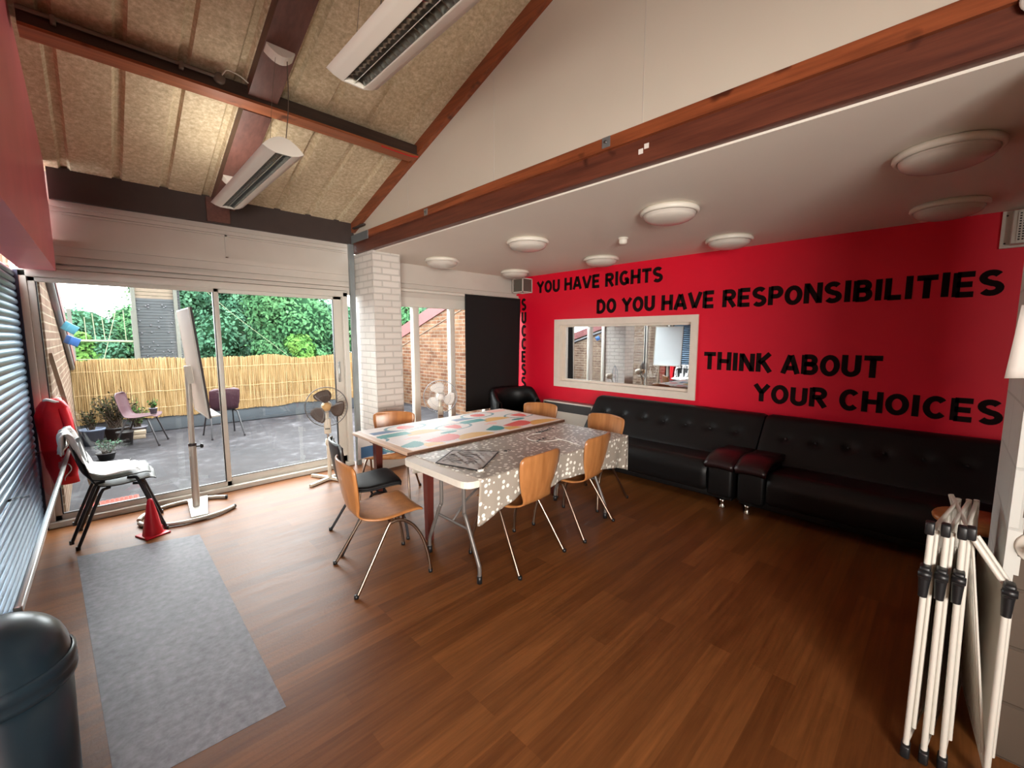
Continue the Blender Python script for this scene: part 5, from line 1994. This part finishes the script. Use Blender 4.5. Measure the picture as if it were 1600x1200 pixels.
# bin in the foreground
bn = thing('litter_bin', 'dark navy dome topped litter bin in the near left corner', 'bin', (-0.281, 1.86, 0))
MB().lathe([(0.0, 0.0), (0.150, 0.0), (0.156, 0.02), (0.168, 0.575), (0.0, 0.575)], 40).xf(Matrix.Diagonal((0.96, 0.96, 1, 1))).build('body', M['bin'], bn)
MB().lathe([(0.165, 0.57), (0.179, 0.575), (0.181, 0.59), (0.175, 0.60), (0.181, 0.61), (0.180, 0.64), (0.172, 0.645)], 40).xf(Matrix.Diagonal((0.96, 0.96, 1, 1))).build('rim', M['bin'], bn)
prof = [(0.172, 0.64)]
for i in range(11):
    a = (math.pi / 2) * i / 10
    prof.append((0.168 * math.cos(a) ** 0.75 if i < 10 else 0.0, 0.645 + 0.135 * math.sin(a)))
MB().lathe(prof, 40).xf(Matrix.Diagonal((0.96, 0.96, 1, 1))).build('dome_lid', M['bin'], bn)

# folded clothes airer against the column
ar = thing('folding_airer', 'folded white metal clothes airer with black joints leaning by the column', 'airer', (2.4, -0.08, 0))
for k, (yb, yt, xx) in enumerate(((0.005, 0.005, 2.115), (-0.045, -0.036, 2.13), (-0.095, -0.078, 2.145), (-0.172, -0.105, 2.16))):
    H_ = 0.90
    x1 = xx + 0.56
    off = (0.08, 0.07, 0.05, -0.055)[k]
    def p(x_, z):
        base = yb + (yt - yb) * z / H_
        if k == 3:
            base = -0.204 + 0.004 * z / 0.74 if z < 0.74 else -0.20 + 0.10 * (z - 0.74) / 0.16
        return (x_, base - off * (x_ - xx) / 0.56, z)
    fp = MB()
    fp.tube([p(xx, 0.03), p(xx + 0.012, 0.5), p(xx + 0.02, 0.74), p(xx + 0.03, H_)], 0.0095, 10)
    fp.tube([(q_[0] + 0.02, q_[1] - 0.014, q_[2]) for q_ in (p(xx + 0.02, 0.10), p(xx + 0.03, 0.74), p(xx + 0.04, H_ - 0.01))], 0.007, 8)
    fp.tube([p(x1, 0.03), p(x1 - 0.01, 0.5), p(x1 - 0.03, H_)], 0.0095, 10)
    fp.tube([p(xx + 0.03, H_ - 0.01), p(x1 - 0.03, H_ - 0.01)], 0.008, 8)
    fp.tube([p(xx, 0.06), p(x1, 0.06)], 0.008, 8)
    o_ = fp.build('panel_frame', M['frame_white'], ar, True)
    rods = MB()
    for i in range(12):
        x_ = xx + 0.04 + (0.48) * i / 11
        rods.tube([p(x_, 0.06), p(x_, H_ - 0.012)], 0.004, 6)
    rods.build('drying_rod', M['frame_white'], o_, True)
    pn = MB()
    qa, qb, qc, qd = p(xx + 0.02, 0.07), p(x1 - 0.02, 0.07), p(x1 - 0.03, H_ - 0.14), p(xx + 0.03, H_ - 0.14)
    if k == 3:
        qd, qc = p(xx + 0.02, 0.72), p(x1 - 0.03, 0.72)
    pn.sheet([[qa, qd], [qb, qc]], 0.003, smooth=False)
    pn.build('side_panel', M['frame_white'], o_, True)
    MB().bbox(xx + 0.012, xx + 0.05, p(xx, H_)[1] - 0.013, p(xx, H_)[1] + 0.013, H_ - 0.02, H_ + 0.028, 0.006, 2).build('top_cap', M['black_plastic'], o_, True)
    zj = 0.74
    yj = p(xx, zj)[1]
    jt = MB().bbox(xx - 0.02, xx + 0.03, yj - 0.015, yj + 0.015, zj - 0.02, zj + 0.03, 0.007, 2)
    jt.lathe([(0.013, -0.09), (0.016, -0.03), (0.019, 0.0)], 12, Matrix.Translation((xx + 0.002, yj, zj)))
    jt.lathe([(0, -0.018), (0.014, -0.018), (0.014, 0.018), (0, 0.018)], 12, Matrix.Translation((xx - 0.02, yj, zj + 0.005)) @ Matrix.Rotation(R(90), 4, 'X'))
    jt.build('joint', M['black_plastic'], o_, True)
    yf = p(xx, 0)[1]
    MB().bbox(xx - 0.022, xx + 0.03, yf - 0.014, yf + 0.014, 0.0, 0.05, 0.007, 2).build('foot', M['black_plastic'], o_, True)

# pipe flange and drawing on the column
fg = thing('pipe_flange', 'round white pipe flange fixed to the brown block column', 'pipe', (2.36, -0.255, 0.845))
MB().lathe([(0.0, 0.012), (0.055, 0.012), (0.06, 0.006), (0.06, 0.0005)], 28, Matrix.Translation((2.3605, -0.275, 0.845)) @ Matrix.Rotation(R(-90), 4, 'Y')).build('flange', M['white_plastic'], fg, True)
MB().tube([(2.35, -0.275, 0.845), (2.29, -0.275, 0.845)], 0.02, 14).build('pipe_stub', M['white_plastic'], fg, True)
pa = thing('drawing', 'white paper with red and grey pencil marks taped at the column edge', 'drawing', (2.35, -0.19, 1.42))
G = []
for i in range(9):
    u = i / 8
    G.append([(2.352 - 0.006 * math.sin(u * 5 + v * 3) - 0.012 * v, -0.152 - 0.20 * u + 0.018 * (1 - v) * (1 - u) - 0.006, 1.45 + 0.26 * v + 0.02 * u * (1 - v)) for v in [q / 6 for q in range(7)]])
MB().sheet(G, 0.0015).build('sheet', M['paper'], pa, True)
MB().tube(spline([(2.340, -0.185, 1.66), (2.339, -0.178, 1.62), (2.340, -0.195, 1.56), (2.342, -0.19, 1.52)], 5), 0.004, 5).build('red_mark', M['paper_red'], pa, True)
MB().tube(spline([(2.341, -0.215, 1.60), (2.342, -0.20, 1.55), (2.344, -0.215, 1.49)], 5), 0.006, 5).build('grey_mark', M['paper_grey'], pa, True)
